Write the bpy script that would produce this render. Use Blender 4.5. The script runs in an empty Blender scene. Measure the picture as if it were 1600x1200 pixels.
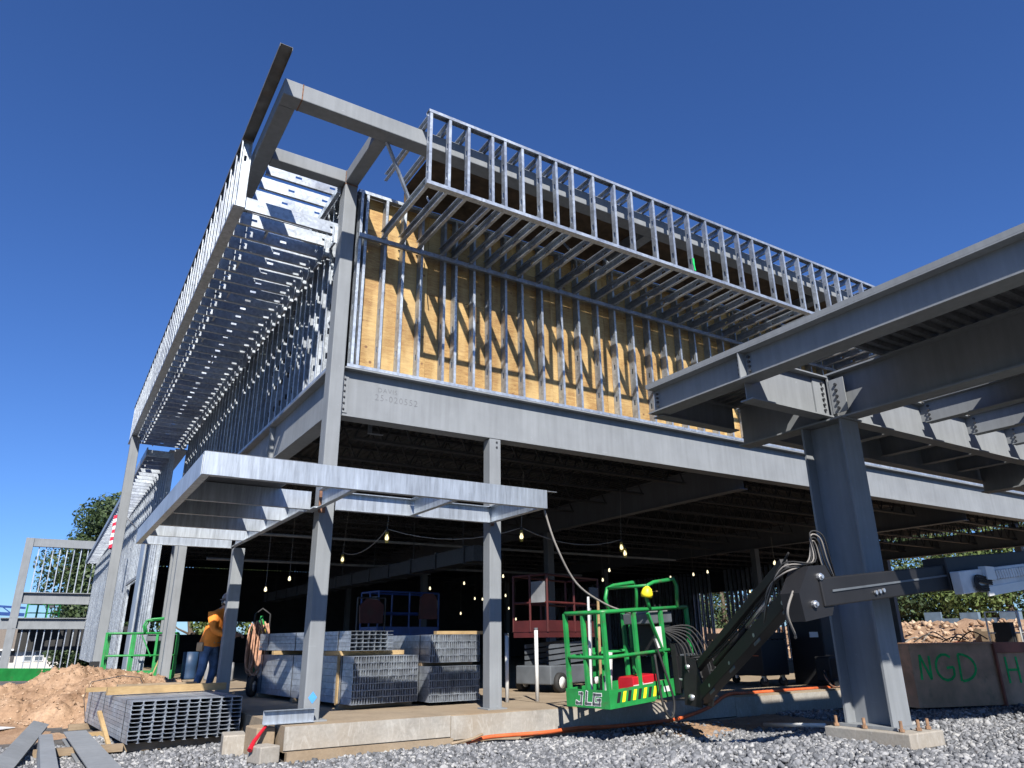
import bpy, math, random
import numpy as np
from mathutils import Vector, Matrix

random.seed(7)
rng = np.random.default_rng(7)
scene = bpy.context.scene
COL = scene.collection
R = math.radians

# ------------------------------------------------------------------ camera
YAW, PITCH, ROLL = 0.559380, 0.344395, -0.011175
cam_d = bpy.data.cameras.new('camera')
cam = bpy.data.objects.new('camera', cam_d)
COL.objects.link(cam)
fw = Vector((math.sin(YAW) * math.cos(PITCH), math.cos(YAW) * math.cos(PITCH), math.sin(PITCH)))
rt = Vector((math.cos(YAW), -math.sin(YAW), 0))
up = rt.cross(fw)
rt2 = math.cos(ROLL) * rt + math.sin(ROLL) * up
up2 = -math.sin(ROLL) * rt + math.cos(ROLL) * up
cam.matrix_world = Matrix(((rt2.x, up2.x, -fw.x, -3.0485), (rt2.y, up2.y, -fw.y, -9.3859),
                           (rt2.z, up2.z, -fw.z, 0.90), (0, 0, 0, 1)))
cam_d.sensor_fit = 'HORIZONTAL'
cam_d.sensor_width = 36.0
cam_d.lens = 36.0 * 1117.77 / 1600.0
cam_d.clip_start = 0.05
cam_d.clip_end = 3000
scene.camera = cam

# ------------------------------------------------------------------ sky, sun, exposure
SUN = Vector((0.44, 1.0, -0.93)).normalized()      # the way the light travels
elev = math.asin(-SUN.z)
world = bpy.data.worlds.new('World')
scene.world = world
world.use_nodes = True
wt = world.node_tree
wt.nodes.clear()
sky = wt.nodes.new('ShaderNodeTexSky')
sky.sky_type = 'NISHITA'
sky.sun_disc = False
sky.sun_elevation = elev
sky.sun_rotation = math.atan2(-SUN.x, -SUN.y)
sky.altitude = 250
sky.air_density = 1.0
sky.dust_density = 0.25
sky.ozone_density = 2.6
bg = wt.nodes.new('ShaderNodeBackground')
bg.inputs['Strength'].default_value = 0.055
wo = wt.nodes.new('ShaderNodeOutputWorld')
tint = wt.nodes.new('ShaderNodeMix')               # the camera's deep blue rendering of a clear sky, the same everywhere
tint.data_type = 'RGBA'
tint.blend_type = 'MULTIPLY'
tint.inputs[0].default_value = 1.0
tint.inputs[7].default_value = (0.56, 0.88, 1.47, 1)
wt.links.new(sky.outputs[0], tint.inputs[6])
wt.links.new(tint.outputs[2], bg.inputs[0])
wt.links.new(bg.outputs[0], wo.inputs[0])
sl = bpy.data.lights.new('sun', 'SUN')
sl.energy = 5.0
sl.angle = R(0.5)
sl.color = (1.0, 0.95, 0.88)
so = bpy.data.objects.new('sun', sl)
COL.objects.link(so)
so.rotation_euler = SUN.to_track_quat('-Z', 'Y').to_euler()
so.location = (-20, -40, 40)
vs = scene.view_settings
vs.view_transform = 'Standard'
vs.look = 'None'
vs.exposure = 0.85
vs.gamma = 1.0
vs.use_curve_mapping = False
scene.cycles.diffuse_bounces = 1
scene.cycles.max_bounces = 8
scene.cycles.caustics_reflective = True

# ------------------------------------------------------------------ helpers
WM = {}
EYE = Matrix.Identity(4)


def link(o, M, parent):
    COL.objects.link(o)
    if parent is not None:
        o.parent = parent
        o.matrix_basis = WM[parent.name].inverted() @ M
    else:
        o.matrix_basis = M
    WM[o.name] = M.copy()
    return o


def add(name, mesh, M=EYE, parent=None):
    return link(bpy.data.objects.new(name, mesh), M, parent)


def tag(o, label=None, cat=None, group=None, kind=None):
    if label: o['label'] = label
    if cat: o['category'] = cat
    if group: o['group'] = group
    if kind: o['kind'] = kind
    return o


def thing(name, label, cat, loc=(0, 0, 0), rz=0.0, group=None):
    o = bpy.data.objects.new(name, None)
    o.empty_display_size = 0.2
    link(o, Matrix.Translation(loc) @ Matrix.Rotation(rz, 4, 'Z'), None)
    return tag(o, label, cat, group)


def frame(p0, p1, upv=(0, 0, 1)):
    p0 = Vector(p0); p1 = Vector(p1)
    d = (p1 - p0)
    L = d.length
    d = d / L
    u = Vector(upv)
    if abs(d.dot(u)) > 0.99:
        u = Vector((0, 1, 0))
    s = d.cross(u).normalized()
    u = s.cross(d).normalized()
    return p0, d, s, u, L


class MB:
    def __init__(self):
        self.v = []
        self.f = []

    def hexa(self, c):
        n = len(self.v)
        self.v += [tuple(p) for p in c]
        self.f += [(n, n + 3, n + 2, n + 1), (n + 4, n + 5, n + 6, n + 7), (n, n + 1, n + 5, n + 4),
                   (n + 1, n + 2, n + 6, n + 5), (n + 2, n + 3, n + 7, n + 6), (n + 3, n, n + 4, n + 7)]
        return self

    def box(self, x0, y0, z0, x1, y1, z1):
        return self.hexa([(x0, y0, z0), (x1, y0, z0), (x1, y1, z0), (x0, y1, z0),
                          (x0, y0, z1), (x1, y0, z1), (x1, y1, z1), (x0, y1, z1)])

    def bar(self, p0, p1, w, h, upv=(0, 0, 1), w1=None, h1=None):
        p0, d, s, u, L = frame(p0, p1, upv)
        q = p0 + d * L
        w1 = w if w1 is None else w1
        h1 = h if h1 is None else h1
        a, b, a1, b1 = s * w / 2, u * h / 2, s * w1 / 2, u * h1 / 2
        return self.hexa([p0 - a - b, p0 + a - b, q + a1 - b1, q - a1 - b1, p0 - a + b, p0 + a + b, q + a1 + b1, q - a1 + b1])

    def prism(self, prof, p0, p1, upv=(0, 0, 1)):
        p0, d, s, u, L = frame(p0, p1, upv)
        n = len(self.v)
        k = len(prof)
        for o in (p0, p0 + d * L):
            for (a, b) in prof:
                self.v.append(tuple(o + s * a + u * b))
        for i in range(k):
            j = (i + 1) % k
            self.f.append((n + i, n + j, n + k + j, n + k + i))
        self.f.append(tuple(n + i for i in range(k - 1, -1, -1)))
        self.f.append(tuple(n + k + i for i in range(k)))
        return self

    def ibeam(self, p0, p1, h, b, tf=0.018, tw=0.012, upv=(0, 0, 1)):
        """p0, p1 on the line of the bottom flange's underside, middle of the web"""
        w = tw / 2
        B = b / 2
        prof = [(-B, 0), (B, 0), (B, tf), (w, tf), (w, h - tf), (B, h - tf), (B, h), (-B, h), (-B, h - tf), (-w, h - tf), (-w, tf), (-B, tf)]
        return self.prism(prof, p0, p1, upv)

    def channel(self, p0, p1, h, b, t=0.006, upv=(0, 0, 1), side=1):
        g = side
        prof = [(0, 0), (b * g, 0), (b * g, t), (t * g, t), (t * g, h - t), (b * g, h - t), (b * g, h), (0, h)]
        if side < 0: prof = prof[::-1]
        return self.prism(prof, p0, p1, upv)

    def tube(self, pts, r, n=8, caps=True, r1=None):
        pts = [Vector(p) for p in pts]
        m = len(pts)
        base = len(self.v)
        prev = None
        for i, p in enumerate(pts):
            d = (pts[min(i + 1, m - 1)] - pts[max(i - 1, 0)])
            d = d.normalized() if d.length > 1e-9 else Vector((0, 0, 1))
            if prev is None:
                u = Vector((0, 0, 1)) if abs(d.z) < 0.9 else Vector((1, 0, 0))
            else:
                u = prev
            s = d.cross(u).normalized()
            u = s.cross(d).normalized()
            prev = u
            rr = r if r1 is None else r + (r1 - r) * i / max(1, m - 1)
            for k in range(n):
                a = 2 * math.pi * k / n
                self.v.append(tuple(p + (s * math.cos(a) + u * math.sin(a)) * rr))
        for i in range(m - 1):
            for k in range(n):
                k2 = (k + 1) % n
                self.f.append((base + i * n + k, base + i * n + k2, base + (i + 1) * n + k2, base + (i + 1) * n + k))
        if caps:
            self.f.append(tuple(base + k for k in range(n - 1, -1, -1)))
            self.f.append(tuple(base + (m - 1) * n + k for k in range(n)))
        return self

    def lathe(self, prof, o=(0, 0, 0), ax=(0, 0, 1), n=16):
        o = Vector(o)
        ax = Vector(ax).normalized()
        s = ax.cross(Vector((1, 0, 0)) if abs(ax.x) < 0.9 else Vector((0, 1, 0))).normalized()
        u = ax.cross(s)
        base = len(self.v)
        m = len(prof)
        for (r, h) in prof:
            for k in range(n):
                a = 2 * math.pi * k / n
                self.v.append(tuple(o + ax * h + (s * math.cos(a) + u * math.sin(a)) * r))
        for i in range(m - 1):
            for k in range(n):
                k2 = (k + 1) % n
                self.f.append((base + i * n + k, base + i * n + k2, base + (i + 1) * n + k2, base + (i + 1) * n + k))
        self.f.append(tuple(base + k for k in range(n - 1, -1, -1)))
        self.f.append(tuple(base + (m - 1) * n + k for k in range(n)))
        return self

    def mesh(self, name, mat, smooth=False, center=True):
        me = bpy.data.meshes.new(name)
        v = np.array(self.v, dtype=float)
        c = np.zeros(3)
        if center:
            lo, hi = v.min(0), v.max(0)
            c = (lo + hi) / 2
            c[2] = lo[2]
            v = v - c
        me.from_pydata([tuple(p) for p in v], [], self.f)
        me.update()
        if mat is not None:
            me.materials.append(mat)
        if smooth:
            me.shade_smooth()
        return me, Vector(c)

    def build(self, name, mat, parent=None, smooth=False, M=None, bevel=0):
        me, c = self.mesh(name, mat, smooth)
        base = EYE if M is None else M
        o = add(name, me, base @ Matrix.Translation(c), parent)
        if bevel:
            b = o.modifiers.new('bevel', 'BEVEL')
            b.width = bevel
            b.segments = 2
            b.limit_method = 'ANGLE'
        return o


def big_mesh(name, verts, faces_n, nper, mat, smooth=False):
    """numpy arrays: verts (N,3), faces flat index array with nper corners each"""
    me = bpy.data.meshes.new(name)
    nv = len(verts)
    nf = len(faces_n) // nper
    me.vertices.add(nv)
    me.vertices.foreach_set('co', np.ascontiguousarray(verts, dtype=np.float32).ravel())
    me.loops.add(len(faces_n))
    me.loops.foreach_set('vertex_index', np.ascontiguousarray(faces_n, dtype=np.int32))
    me.polygons.add(nf)
    me.polygons.foreach_set('loop_start', np.arange(0, nf * nper, nper, dtype=np.int32))
    me.update(calc_edges=True)
    me.validate()
    if mat: me.materials.append(mat)
    if smooth: me.shade_smooth()
    return me


# ------------------------------------------------------------------ materials
def mat(name):
    m = bpy.data.materials.new(name)
    m.use_nodes = True
    nt = m.node_tree
    p = nt.nodes['Principled BSDF']
    return m, nt, p


def N(nt, t, **k):
    n = nt.nodes.new(t)
    for a, b in k.items():
        if a in n.inputs.keys() if hasattr(n.inputs, 'keys') else False:
            n.inputs[a].default_value = b
        else:
            setattr(n, a, b)
    return n


def ramp(nt, fac, stops):
    r = nt.nodes.new('ShaderNodeValToRGB')
    el = r.color_ramp.elements
    while len(el) < len(stops): el.new(0.5)
    for e, (p, c) in zip(el, stops):
        e.position = p
        e.color = (*c, 1) if len(c) == 3 else c
    nt.links.new(fac, r.inputs[0])
    return r.outputs[0]


def coords(nt, kind='Object', scale=(1, 1, 1)):
    t = nt.nodes.new('ShaderNodeTexCoord')
    mp = nt.nodes.new('ShaderNodeMapping')
    mp.inputs['Scale'].default_value = scale
    if kind == 'World':
        g = nt.nodes.new('ShaderNodeNewGeometry')
        nt.links.new(g.outputs['Position'], mp.inputs['Vector'])
    else:
        nt.links.new(t.outputs[kind], mp.inputs['Vector'])
    return mp.outputs[0]


def noise(nt, vec, scale, detail=4, rough=0.55, dist=0.0):
    n = nt.nodes.new('ShaderNodeTexNoise')
    n.inputs['Scale'].default_value = scale
    n.inputs['Detail'].default_value = detail
    n.inputs['Roughness'].default_value = rough
    n.inputs['Distortion'].default_value = dist
    nt.links.new(vec, n.inputs['Vector'])
    return n.outputs['Fac']


def mix(nt, fac, a, b, mode='MIX'):
    m = nt.nodes.new('ShaderNodeMix')
    m.data_type = 'RGBA'
    m.blend_type = mode
    for i, v in ((0, fac), (6, a), (7, b)):
        if isinstance(v, (int, float)): m.inputs[i].default_value = v
        elif isinstance(v, tuple): m.inputs[i].default_value = (*v, 1) if len(v) == 3 else v
        else: nt.links.new(v, m.inputs[i])
    return m.outputs[2]


def bump(nt, p, h, strength=0.3, dist=0.01):
    b = nt.nodes.new('ShaderNodeBump')
    b.inputs['Strength'].default_value = strength
    b.inputs['Distance'].default_value = dist
    nt.links.new(h, b.inputs['Height'])
    nt.links.new(b.outputs[0], p.inputs['Normal'])


def paint(name, col, rough=0.5, metal=0.0, var=0.25, scale=3.0, grime=None, gscale=1.2, bmp=0.05, coat=0.0):
    m, nt, p = mat(name)
    v = coords(nt, 'World')
    n1 = noise(nt, v, scale, 5)
    dark = tuple(c * (1 - var) for c in col)
    lite = tuple(min(1, c * (1 + var)) for c in col)
    c = ramp(nt, n1, [(0.3, dark), (0.7, lite)])
    if grime:
        g = ramp(nt, noise(nt, v, gscale, 6, 0.65), [(0.56, (0, 0, 0)), (0.72, (1, 1, 1))])
        c = mix(nt, g, c, grime)
    nt.links.new(c, p.inputs['Base Color'])
    p.inputs['Roughness'].default_value = rough
    p.inputs['Metallic'].default_value = metal
    p.inputs['Coat Weight'].default_value = coat
    if bmp: bump(nt, p, noise(nt, v, 60, 3), bmp, 0.004)
    return m


def steel_mat(name, col):
    m, nt, p = mat(name)
    v = coords(nt, 'World')
    a = ramp(nt, noise(nt, v, 1.3, 6, 0.6), [(0.28, tuple(c * 0.87 for c in col)), (0.74, tuple(c * 1.12 for c in col))])
    st = coords(nt, 'World', (7, 7, 0.6))
    s = ramp(nt, noise(nt, st, 2.0, 4), [(0.32, (0.89, 0.89, 0.89)), (0.68, (1.06, 1.06, 1.06))])
    c = mix(nt, 0.8, a, s, 'MULTIPLY')
    sp = ramp(nt, noise(nt, v, 9, 6, 0.7), [(0.66, (0, 0, 0)), (0.74, (1, 1, 1))])
    c = mix(nt, sp, c, tuple(min(1, k * 1.35) for k in col))
    ru = ramp(nt, noise(nt, v, 2.3, 8, 0.75, 0.3), [(0.69, (0, 0, 0)), (0.78, (0.7, 0.7, 0.7))])
    c = mix(nt, ru, c, (0.135, 0.085, 0.055))
    sc = coords(nt, 'World', (1.0, 1.0, 14.0))
    sf = ramp(nt, noise(nt, sc, 3.0, 5, 0.6, 0.6), [(0.70, (0, 0, 0)), (0.73, (0.55, 0.55, 0.55)), (0.76, (0, 0, 0))])
    c = mix(nt, sf, c, tuple(min(1, k * 1.6) for k in col))
    nt.links.new(c, p.inputs['Base Color'])
    rr = ramp(nt, noise(nt, v, 5, 3), [(0.3, (0.60, 0.60, 0.60)), (0.7, (0.74, 0.74, 0.74))])
    nt.links.new(rr, p.inputs['Roughness'])
    p.inputs['Specular IOR Level'].default_value = 0.25
    bump(nt, p, noise(nt, v, 45, 4), 0.06, 0.004)
    return m


def galv_mat_streak(name, col):
    m, nt, p = mat(name)
    v = coords(nt, 'World', (9, 9, 0.8))
    w = coords(nt, 'World')
    a = ramp(nt, noise(nt, v, 2.2, 7, 0.7), [(0.3, tuple(c * 0.66 for c in col)), (0.52, col), (0.75, tuple(c * 1.35 for c in col))])
    b = ramp(nt, noise(nt, w, 0.9, 5), [(0.35, (0.8, 0.8, 0.8)), (0.65, (1.1, 1.1, 1.1))])
    c = mix(nt, 0.9, a, b, 'MULTIPLY')
    r = ramp(nt, noise(nt, w, 1.7, 8, 0.75, 0.4), [(0.66, (0, 0, 0)), (0.74, (0.7, 0.7, 0.7))])
    c = mix(nt, r, c, (0.17, 0.12, 0.07))
    nt.links.new(c, p.inputs['Base Color'])
    p.inputs['Metallic'].default_value = 0.7
    p.inputs['Roughness'].default_value = 0.5
    bump(nt, p, noise(nt, v, 3, 4), 0.12, 0.008)
    return m


def galv_mat(name, col=(0.46, 0.505, 0.555), rough=(0.40, 0.58), metal=0.7, sp=22):
    m, nt, p = mat(name)
    v = coords(nt, 'World')
    vo = nt.nodes.new('ShaderNodeTexVoronoi')
    vo.inputs['Scale'].default_value = sp
    nt.links.new(v, vo.inputs['Vector'])
    bw = nt.nodes.new('ShaderNodeRGBToBW')
    nt.links.new(vo.outputs['Color'], bw.inputs[0])
    n1 = noise(nt, v, 2.5, 5)
    a = ramp(nt, bw.outputs[0], [(0.1, tuple(c * 0.80 for c in col)), (0.9, tuple(min(1, c * 1.15) for c in col))])
    b = ramp(nt, n1, [(0.3, (0.78, 0.78, 0.80)), (0.7, (1.05, 1.05, 1.05))])
    c = mix(nt, 0.9, a, b, 'MULTIPLY')
    oi = nt.nodes.new('ShaderNodeObjectInfo')
    t = ramp(nt, oi.outputs['Random'], [(0.0, (0.80, 0.80, 0.82)), (1.0, (1.08, 1.08, 1.06))])
    c = mix(nt, 1.0, c, t, 'MULTIPLY')
    nt.links.new(c, p.inputs['Base Color'])
    p.inputs['Metallic'].default_value = metal
    rr = ramp(nt, n1, [(0.3, (rough[0],) * 3), (0.7, (rough[1],) * 3)])
    nt.links.new(rr, p.inputs['Roughness'])
    bump(nt, p, noise(nt, v, 8, 3), 0.10, 0.01)
    return m


def plywood_mat():
    m, nt, p = mat('plywood')
    oi = nt.nodes.new('ShaderNodeObjectInfo')
    g = nt.nodes.new('ShaderNodeNewGeometry')
    off = nt.nodes.new('ShaderNodeVectorMath')
    off.operation = 'MULTIPLY_ADD'
    cmb = nt.nodes.new('ShaderNodeCombineXYZ')
    for i in range(3): nt.links.new(oi.outputs['Random'], cmb.inputs[i])
    off.inputs[1].default_value = (7.3, 3.1, 5.7)
    nt.links.new(cmb.outputs[0], off.inputs[0])
    nt.links.new(g.outputs['Position'], off.inputs[2])
    mp = nt.nodes.new('ShaderNodeMapping')
    mp.inputs['Scale'].default_value = (1.2, 1.2, 9.0)
    nt.links.new(off.outputs[0], mp.inputs['Vector'])
    gr = noise(nt, mp.outputs[0], 2.2, 6, 0.6, 1.6)
    c = ramp(nt, gr, [(0.25, (0.203, 0.099, 0.038)), (0.47, (0.300, 0.170, 0.068)), (0.58, (0.348, 0.211, 0.088)), (0.78, (0.405, 0.267, 0.122))])
    mp2 = nt.nodes.new('ShaderNodeMapping')
    mp2.inputs['Scale'].default_value = (1.0, 1.0, 16.0)
    nt.links.new(off.outputs[0], mp2.inputs['Vector'])
    fine = ramp(nt, noise(nt, mp2.outputs[0], 9, 5, 0.7, 2.0), [(0.38, (0.52, 0.42, 0.333)), (0.5, (0.9, 0.88, 0.680)), (0.62, (1.12, 1.12, 1.12))])
    c = mix(nt, 0.85, c, fine, 'MULTIPLY')
    mp3 = nt.nodes.new('ShaderNodeMapping')
    mp3.inputs['Scale'].default_value = (1.0, 1.0, 0.25)
    nt.links.new(off.outputs[0], mp3.inputs['Vector'])
    reflect_band = ramp(nt, noise(nt, mp3.outputs[0], 4.5, 2), [(0.42, (0, 0, 0)), (0.62, (0.8, 0.8, 0.640))])  # vertical bright bands paint in the sun thrown back by the studs
    c = mix(nt, reflect_band, c, mix(nt, 0.5, c, (0.486, 0.340, 0.156)))
    vo = nt.nodes.new('ShaderNodeTexVoronoi')
    vo.inputs['Scale'].default_value = 3.4
    nt.links.new(off.outputs[0], vo.inputs['Vector'])
    kn = ramp(nt, vo.outputs['Distance'], [(0.05, (1, 1, 1)), (0.10, (0, 0, 0))])
    c = mix(nt, kn, c, (0.13, 0.06, 0.026))
    sh = ramp(nt, oi.outputs['Random'], [(0.0, (1.06, 1.12, 1.10)), (0.5, (1.30, 1.40, 1.38)), (1.0, (1.46, 1.58, 1.54))])
    c = mix(nt, 1.0, c, sh, 'MULTIPLY')
    big = ramp(nt, noise(nt, off.outputs[0], 1.1, 5, 0.6), [(0.35, (0.78, 0.76, 0.74)), (0.65, (1.1, 1.1, 1.1))])
    c = mix(nt, 0.8, c, big, 'MULTIPLY')
    nt.links.new(c, p.inputs['Base Color'])
    p.inputs['Roughness'].default_value = 0.65
    bump(nt, p, gr, 0.15, 0.004)
    return m


def lumber_mat(name, a, b):
    m, nt, p = mat(name)
    v = coords(nt, 'Object', (3, 3, 30))
    g = noise(nt, v, 2.0, 6, 0.6, 1.2)
    v2 = coords(nt, 'World')
    c = ramp(nt, g, [(0.3, a), (0.7, b)])
    d = ramp(nt, noise(nt, v2, 4, 5), [(0.35, (0.7, 0.68, 0.66)), (0.6, (1, 1, 1))])
    c = mix(nt, 0.8, c, d, 'MULTIPLY')
    nt.links.new(c, p.inputs['Base Color'])
    p.inputs['Roughness'].default_value = 0.75
    bump(nt, p, g, 0.15, 0.004)
    return m


def concrete_mat(name, col, stain=(0.55, 0.45, 0.33), streak=True):
    m, nt, p = mat(name)
    v = coords(nt, 'World')
    a = ramp(nt, noise(nt, v, 1.6, 8, 0.65), [(0.28, tuple(c * 0.72 for c in col)), (0.5, col), (0.75, tuple(min(1, c * 1.18) for c in col))])
    f = ramp(nt, noise(nt, v, 26, 5, 0.7), [(0.3, (0.82, 0.82, 0.82)), (0.7, (1.1, 1.1, 1.1))])
    c = mix(nt, 0.9, a, f, 'MULTIPLY')
    s = ramp(nt, noise(nt, v, 0.7, 5, 0.6, 0.4), [(0.45, (0, 0, 0)), (0.75, (0.6, 0.6, 0.6))])
    c = mix(nt, s, c, tuple(a * b * 1.5 for a, b in zip(col, stain)))
    if streak:
        vs_ = coords(nt, 'World', (5, 5, 1.6))
        t = ramp(nt, noise(nt, vs_, 2.5, 6, 0.7, 1.5), [(0.52, (0, 0, 0)), (0.66, (0.5, 0.5, 0.5))])
        c = mix(nt, t, c, tuple(min(1, k * 1.4) for k in col))
    nt.links.new(c, p.inputs['Base Color'])
    p.inputs['Roughness'].default_value = 0.85
    bump(nt, p, noise(nt, v, 35, 6, 0.7), 0.25, 0.008)
    return m


def island_mat(name, stops, rough=0.85):
    m, nt, p = mat(name)
    g = nt.nodes.new('ShaderNodeNewGeometry')
    c = ramp(nt, g.outputs['Random Per Island'], stops)
    v = coords(nt, 'World')
    d = ramp(nt, noise(nt, v, 30, 4), [(0.3, (0.75, 0.75, 0.75)), (0.7, (1.15, 1.15, 1.15))])
    c = mix(nt, 0.9, c, d, 'MULTIPLY')
    nt.links.new(c, p.inputs['Base Color'])
    p.inputs['Roughness'].default_value = rough
    return m


def dirt_mat(name, a, b, c3, scale=1.5):
    m, nt, p = mat(name)
    v = coords(nt, 'World')
    n1 = noise(nt, v, scale, 9, 0.7)
    c = ramp(nt, n1, [(0.3, a), (0.52, b), (0.72, c3)])
    f = ramp(nt, noise(nt, v, 22, 6, 0.75), [(0.3, (0.68, 0.68, 0.68)), (0.7, (1.2, 1.2, 1.2))])
    c = mix(nt, 0.9, c, f, 'MULTIPLY')
    nt.links.new(c, p.inputs['Base Color'])
    p.inputs['Roughness'].default_value = 0.95
    p.inputs['Specular IOR Level'].default_value = 0.15
    bump(nt, p, noise(nt, v, 18, 8, 0.75), 0.7, 0.03)
    return m


def leaf_mat(name, a, b):
    m, nt, p = mat(name)
    g = nt.nodes.new('ShaderNodeNewGeometry')
    c = ramp(nt, g.outputs['Random Per Island'], [(0.0, a), (1.0, b)])
    nt.links.new(c, p.inputs['Base Color'])
    p.inputs['Roughness'].default_value = 0.6
    tr = nt.nodes.new('ShaderNodeBsdfTranslucent')
    nt.links.new(c, tr.inputs[0])
    ms = nt.nodes.new('ShaderNodeMixShader')
    ms.inputs[0].default_value = 0.25
    out = nt.nodes['Material Output']
    nt.links.new(p.outputs[0], ms.inputs[1])
    nt.links.new(tr.outputs[0], ms.inputs[2])
    nt.links.new(ms.outputs[0], out.inputs[0])
    return m


def emit_mat(name, col, s):
    m, nt, p = mat(name)
    p.inputs['Base Color'].default_value = (*col, 1)
    p.inputs['Emission Color'].default_value = (*col, 1)
    p.inputs['Emission Strength'].default_value = s
    return m


def stripes_mat(name, a, b, scale):
    m, nt, p = mat(name)
    v = coords(nt, 'Object')
    w = nt.nodes.new('ShaderNodeTexWave')
    w.bands_direction = 'DIAGONAL'
    w.inputs['Scale'].default_value = scale
    nt.links.new(v, w.inputs['Vector'])
    c = ramp(nt, w.outputs['Fac'], [(0.48, a), (0.52, b)])
    nt.links.new(c, p.inputs['Base Color'])
    p.inputs['Roughness'].default_value = 0.5
    return m


M = {}
M['steel'] = steel_mat('grey_primer_steel', (0.205, 0.219, 0.230))
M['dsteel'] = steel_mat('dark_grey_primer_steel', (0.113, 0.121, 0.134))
M['oldsteel'] = paint('weathered_track', (0.125, 0.128, 0.125), 0.55, 0.3, var=0.35, scale=5, grime=(0.14, 0.10, 0.07), gscale=3)
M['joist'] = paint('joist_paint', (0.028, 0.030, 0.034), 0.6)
M['galv'] = galv_mat('galvanised_stud')
M['galvc'] = galv_mat_streak('galvanised_channel', (0.42, 0.46, 0.50))
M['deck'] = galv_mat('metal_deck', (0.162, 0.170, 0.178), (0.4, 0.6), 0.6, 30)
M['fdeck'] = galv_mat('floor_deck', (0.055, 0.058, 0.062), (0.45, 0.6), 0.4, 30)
M['ply'] = plywood_mat()
M['shadeply'] = paint('shaded_sheathing', (0.07, 0.045, 0.025), 0.85, var=0.4, scale=6)  # plywood copy darkened in its colour to carry the overhang's shade
M['lumber'] = lumber_mat('pine_lumber', (0.324, 0.211, 0.093), (0.429, 0.308, 0.154))
M['lumberd'] = lumber_mat('weathered_lumber', (0.203, 0.146, 0.089), (0.292, 0.223, 0.146))
M['conc'] = concrete_mat('concrete', (0.30, 0.285, 0.255))
M['slab'] = concrete_mat('slab_concrete', (0.267, 0.211, 0.146), streak=False)
M['gravel'] = island_mat('gravel_stone', [(0.0, (0.068, 0.072, 0.079)), (0.45, (0.152, 0.158, 0.168)), (0.8, (0.24, 0.243, 0.25)), (1.0, (0.35, 0.35, 0.34))])
M['ground'] = dirt_mat('ground_bed', (0.06, 0.06, 0.06), (0.11, 0.105, 0.10), (0.17, 0.155, 0.135), 2.0)
M['earth'] = dirt_mat('earth', (0.20, 0.12, 0.072), (0.33, 0.215, 0.135), (0.45, 0.315, 0.21))
M['clod'] = island_mat('clod', [(0.0, (0.20, 0.12, 0.07)), (0.6, (0.36, 0.24, 0.15)), (1.0, (0.52, 0.39, 0.27))], 0.95)
M['green'] = paint('green_paint', (0.015, 0.22, 0.05), 0.45, var=0.22, scale=6, grime=(0.07, 0.11, 0.05), gscale=5, coat=0.0)
M['black'] = paint('black_paint', (0.008, 0.008, 0.009), 0.6, var=0.3)
M['rubber'] = paint('black_rubber', (0.014, 0.014, 0.014), 0.75)
M['red'] = paint('red_paint', (0.30, 0.018, 0.016), 0.45)
M['dred'] = paint('dark_red_paint', (0.065, 0.010, 0.009), 0.55, grime=(0.05, 0.02, 0.015))
M['redtool'] = paint('red_toolbox', (0.42, 0.012, 0.022), 0.35, var=0.1)
M['blue'] = paint('blue_paint', (0.02, 0.06, 0.22), 0.45)
M['bluedrum'] = paint('blue_drum', (0.02, 0.05, 0.11), 0.5)
M['white'] = paint('white_plastic', (0.60, 0.60, 0.58), 0.45, var=0.06)
M['grey'] = paint('grey_plastic', (0.09, 0.10, 0.11), 0.5)
M['mgrey'] = paint('mid_grey', (0.19, 0.195, 0.20), 0.5)
M['lgrey'] = paint('light_grey', (0.55, 0.55, 0.54), 0.5)
M['yellow'] = paint('yellow_plastic', (0.85, 0.68, 0.02), 0.5, var=0.08)
M['orangehose'] = paint('orange_hose', (0.50, 0.10, 0.028), 0.55, var=0.3, scale=4, grime=(0.25, 0.10, 0.05), gscale=6)
M['bolt'] = paint('dark_bolt', (0.035, 0.037, 0.042), 0.5)
M['rust'] = paint('rusty_bolt', (0.24, 0.14, 0.08), 0.8, var=0.4, scale=20)
M['rustweld'] = paint('rusty_weld', (0.17, 0.085, 0.05), 0.85, var=0.5, scale=25)
M['boxwood'] = paint('rust_brown_steel', (0.82, 0.45, 0.26), 0.75, var=0.25, scale=2.5, grime=(0.44, 0.25, 0.15), gscale=2)
M['boxred'] = paint('red_brown_steel', (0.46, 0.15, 0.09), 0.75, var=0.3)
M['spray'] = paint('green_spray', (0.04, 0.66, 0.15), 0.8, var=0.3, scale=8)
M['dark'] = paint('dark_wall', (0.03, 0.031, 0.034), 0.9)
M['siding'] = paint('cream_siding', (0.52, 0.49, 0.43), 0.7, var=0.06)
M['roof'] = paint('brown_shingle', (0.15, 0.125, 0.10), 0.9, scale=8)
M['shutter'] = paint('dark_shutter', (0.05, 0.045, 0.045), 0.7)
M['glass'] = paint('window_glass', (0.10, 0.12, 0.14), 0.12, var=0.1, bmp=0)
M['bark'] = paint('bark', (0.10, 0.075, 0.055), 0.9, scale=8)
M['leafd'] = leaf_mat('dark_leaf', (0.025, 0.048, 0.018), (0.075, 0.115, 0.04))
M['leafl'] = leaf_mat('light_leaf', (0.06, 0.10, 0.025), (0.16, 0.21, 0.06))
M['orange'] = paint('orange_shirt', (0.74, 0.22, 0.025), 0.85, var=0.15, scale=9, bmp=0.2)
M['denim'] = paint('denim', (0.075, 0.13, 0.23), 0.9, var=0.45, scale=7, bmp=0.2)
M['skin'] = paint('skin', (0.40, 0.23, 0.15), 0.6, var=0.1)
M['boot'] = paint('tan_boot', (0.36, 0.24, 0.13), 0.8)
M['rope'] = paint('tan_hose', (0.40, 0.215, 0.135), 0.7, var=0.4, scale=12)
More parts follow.
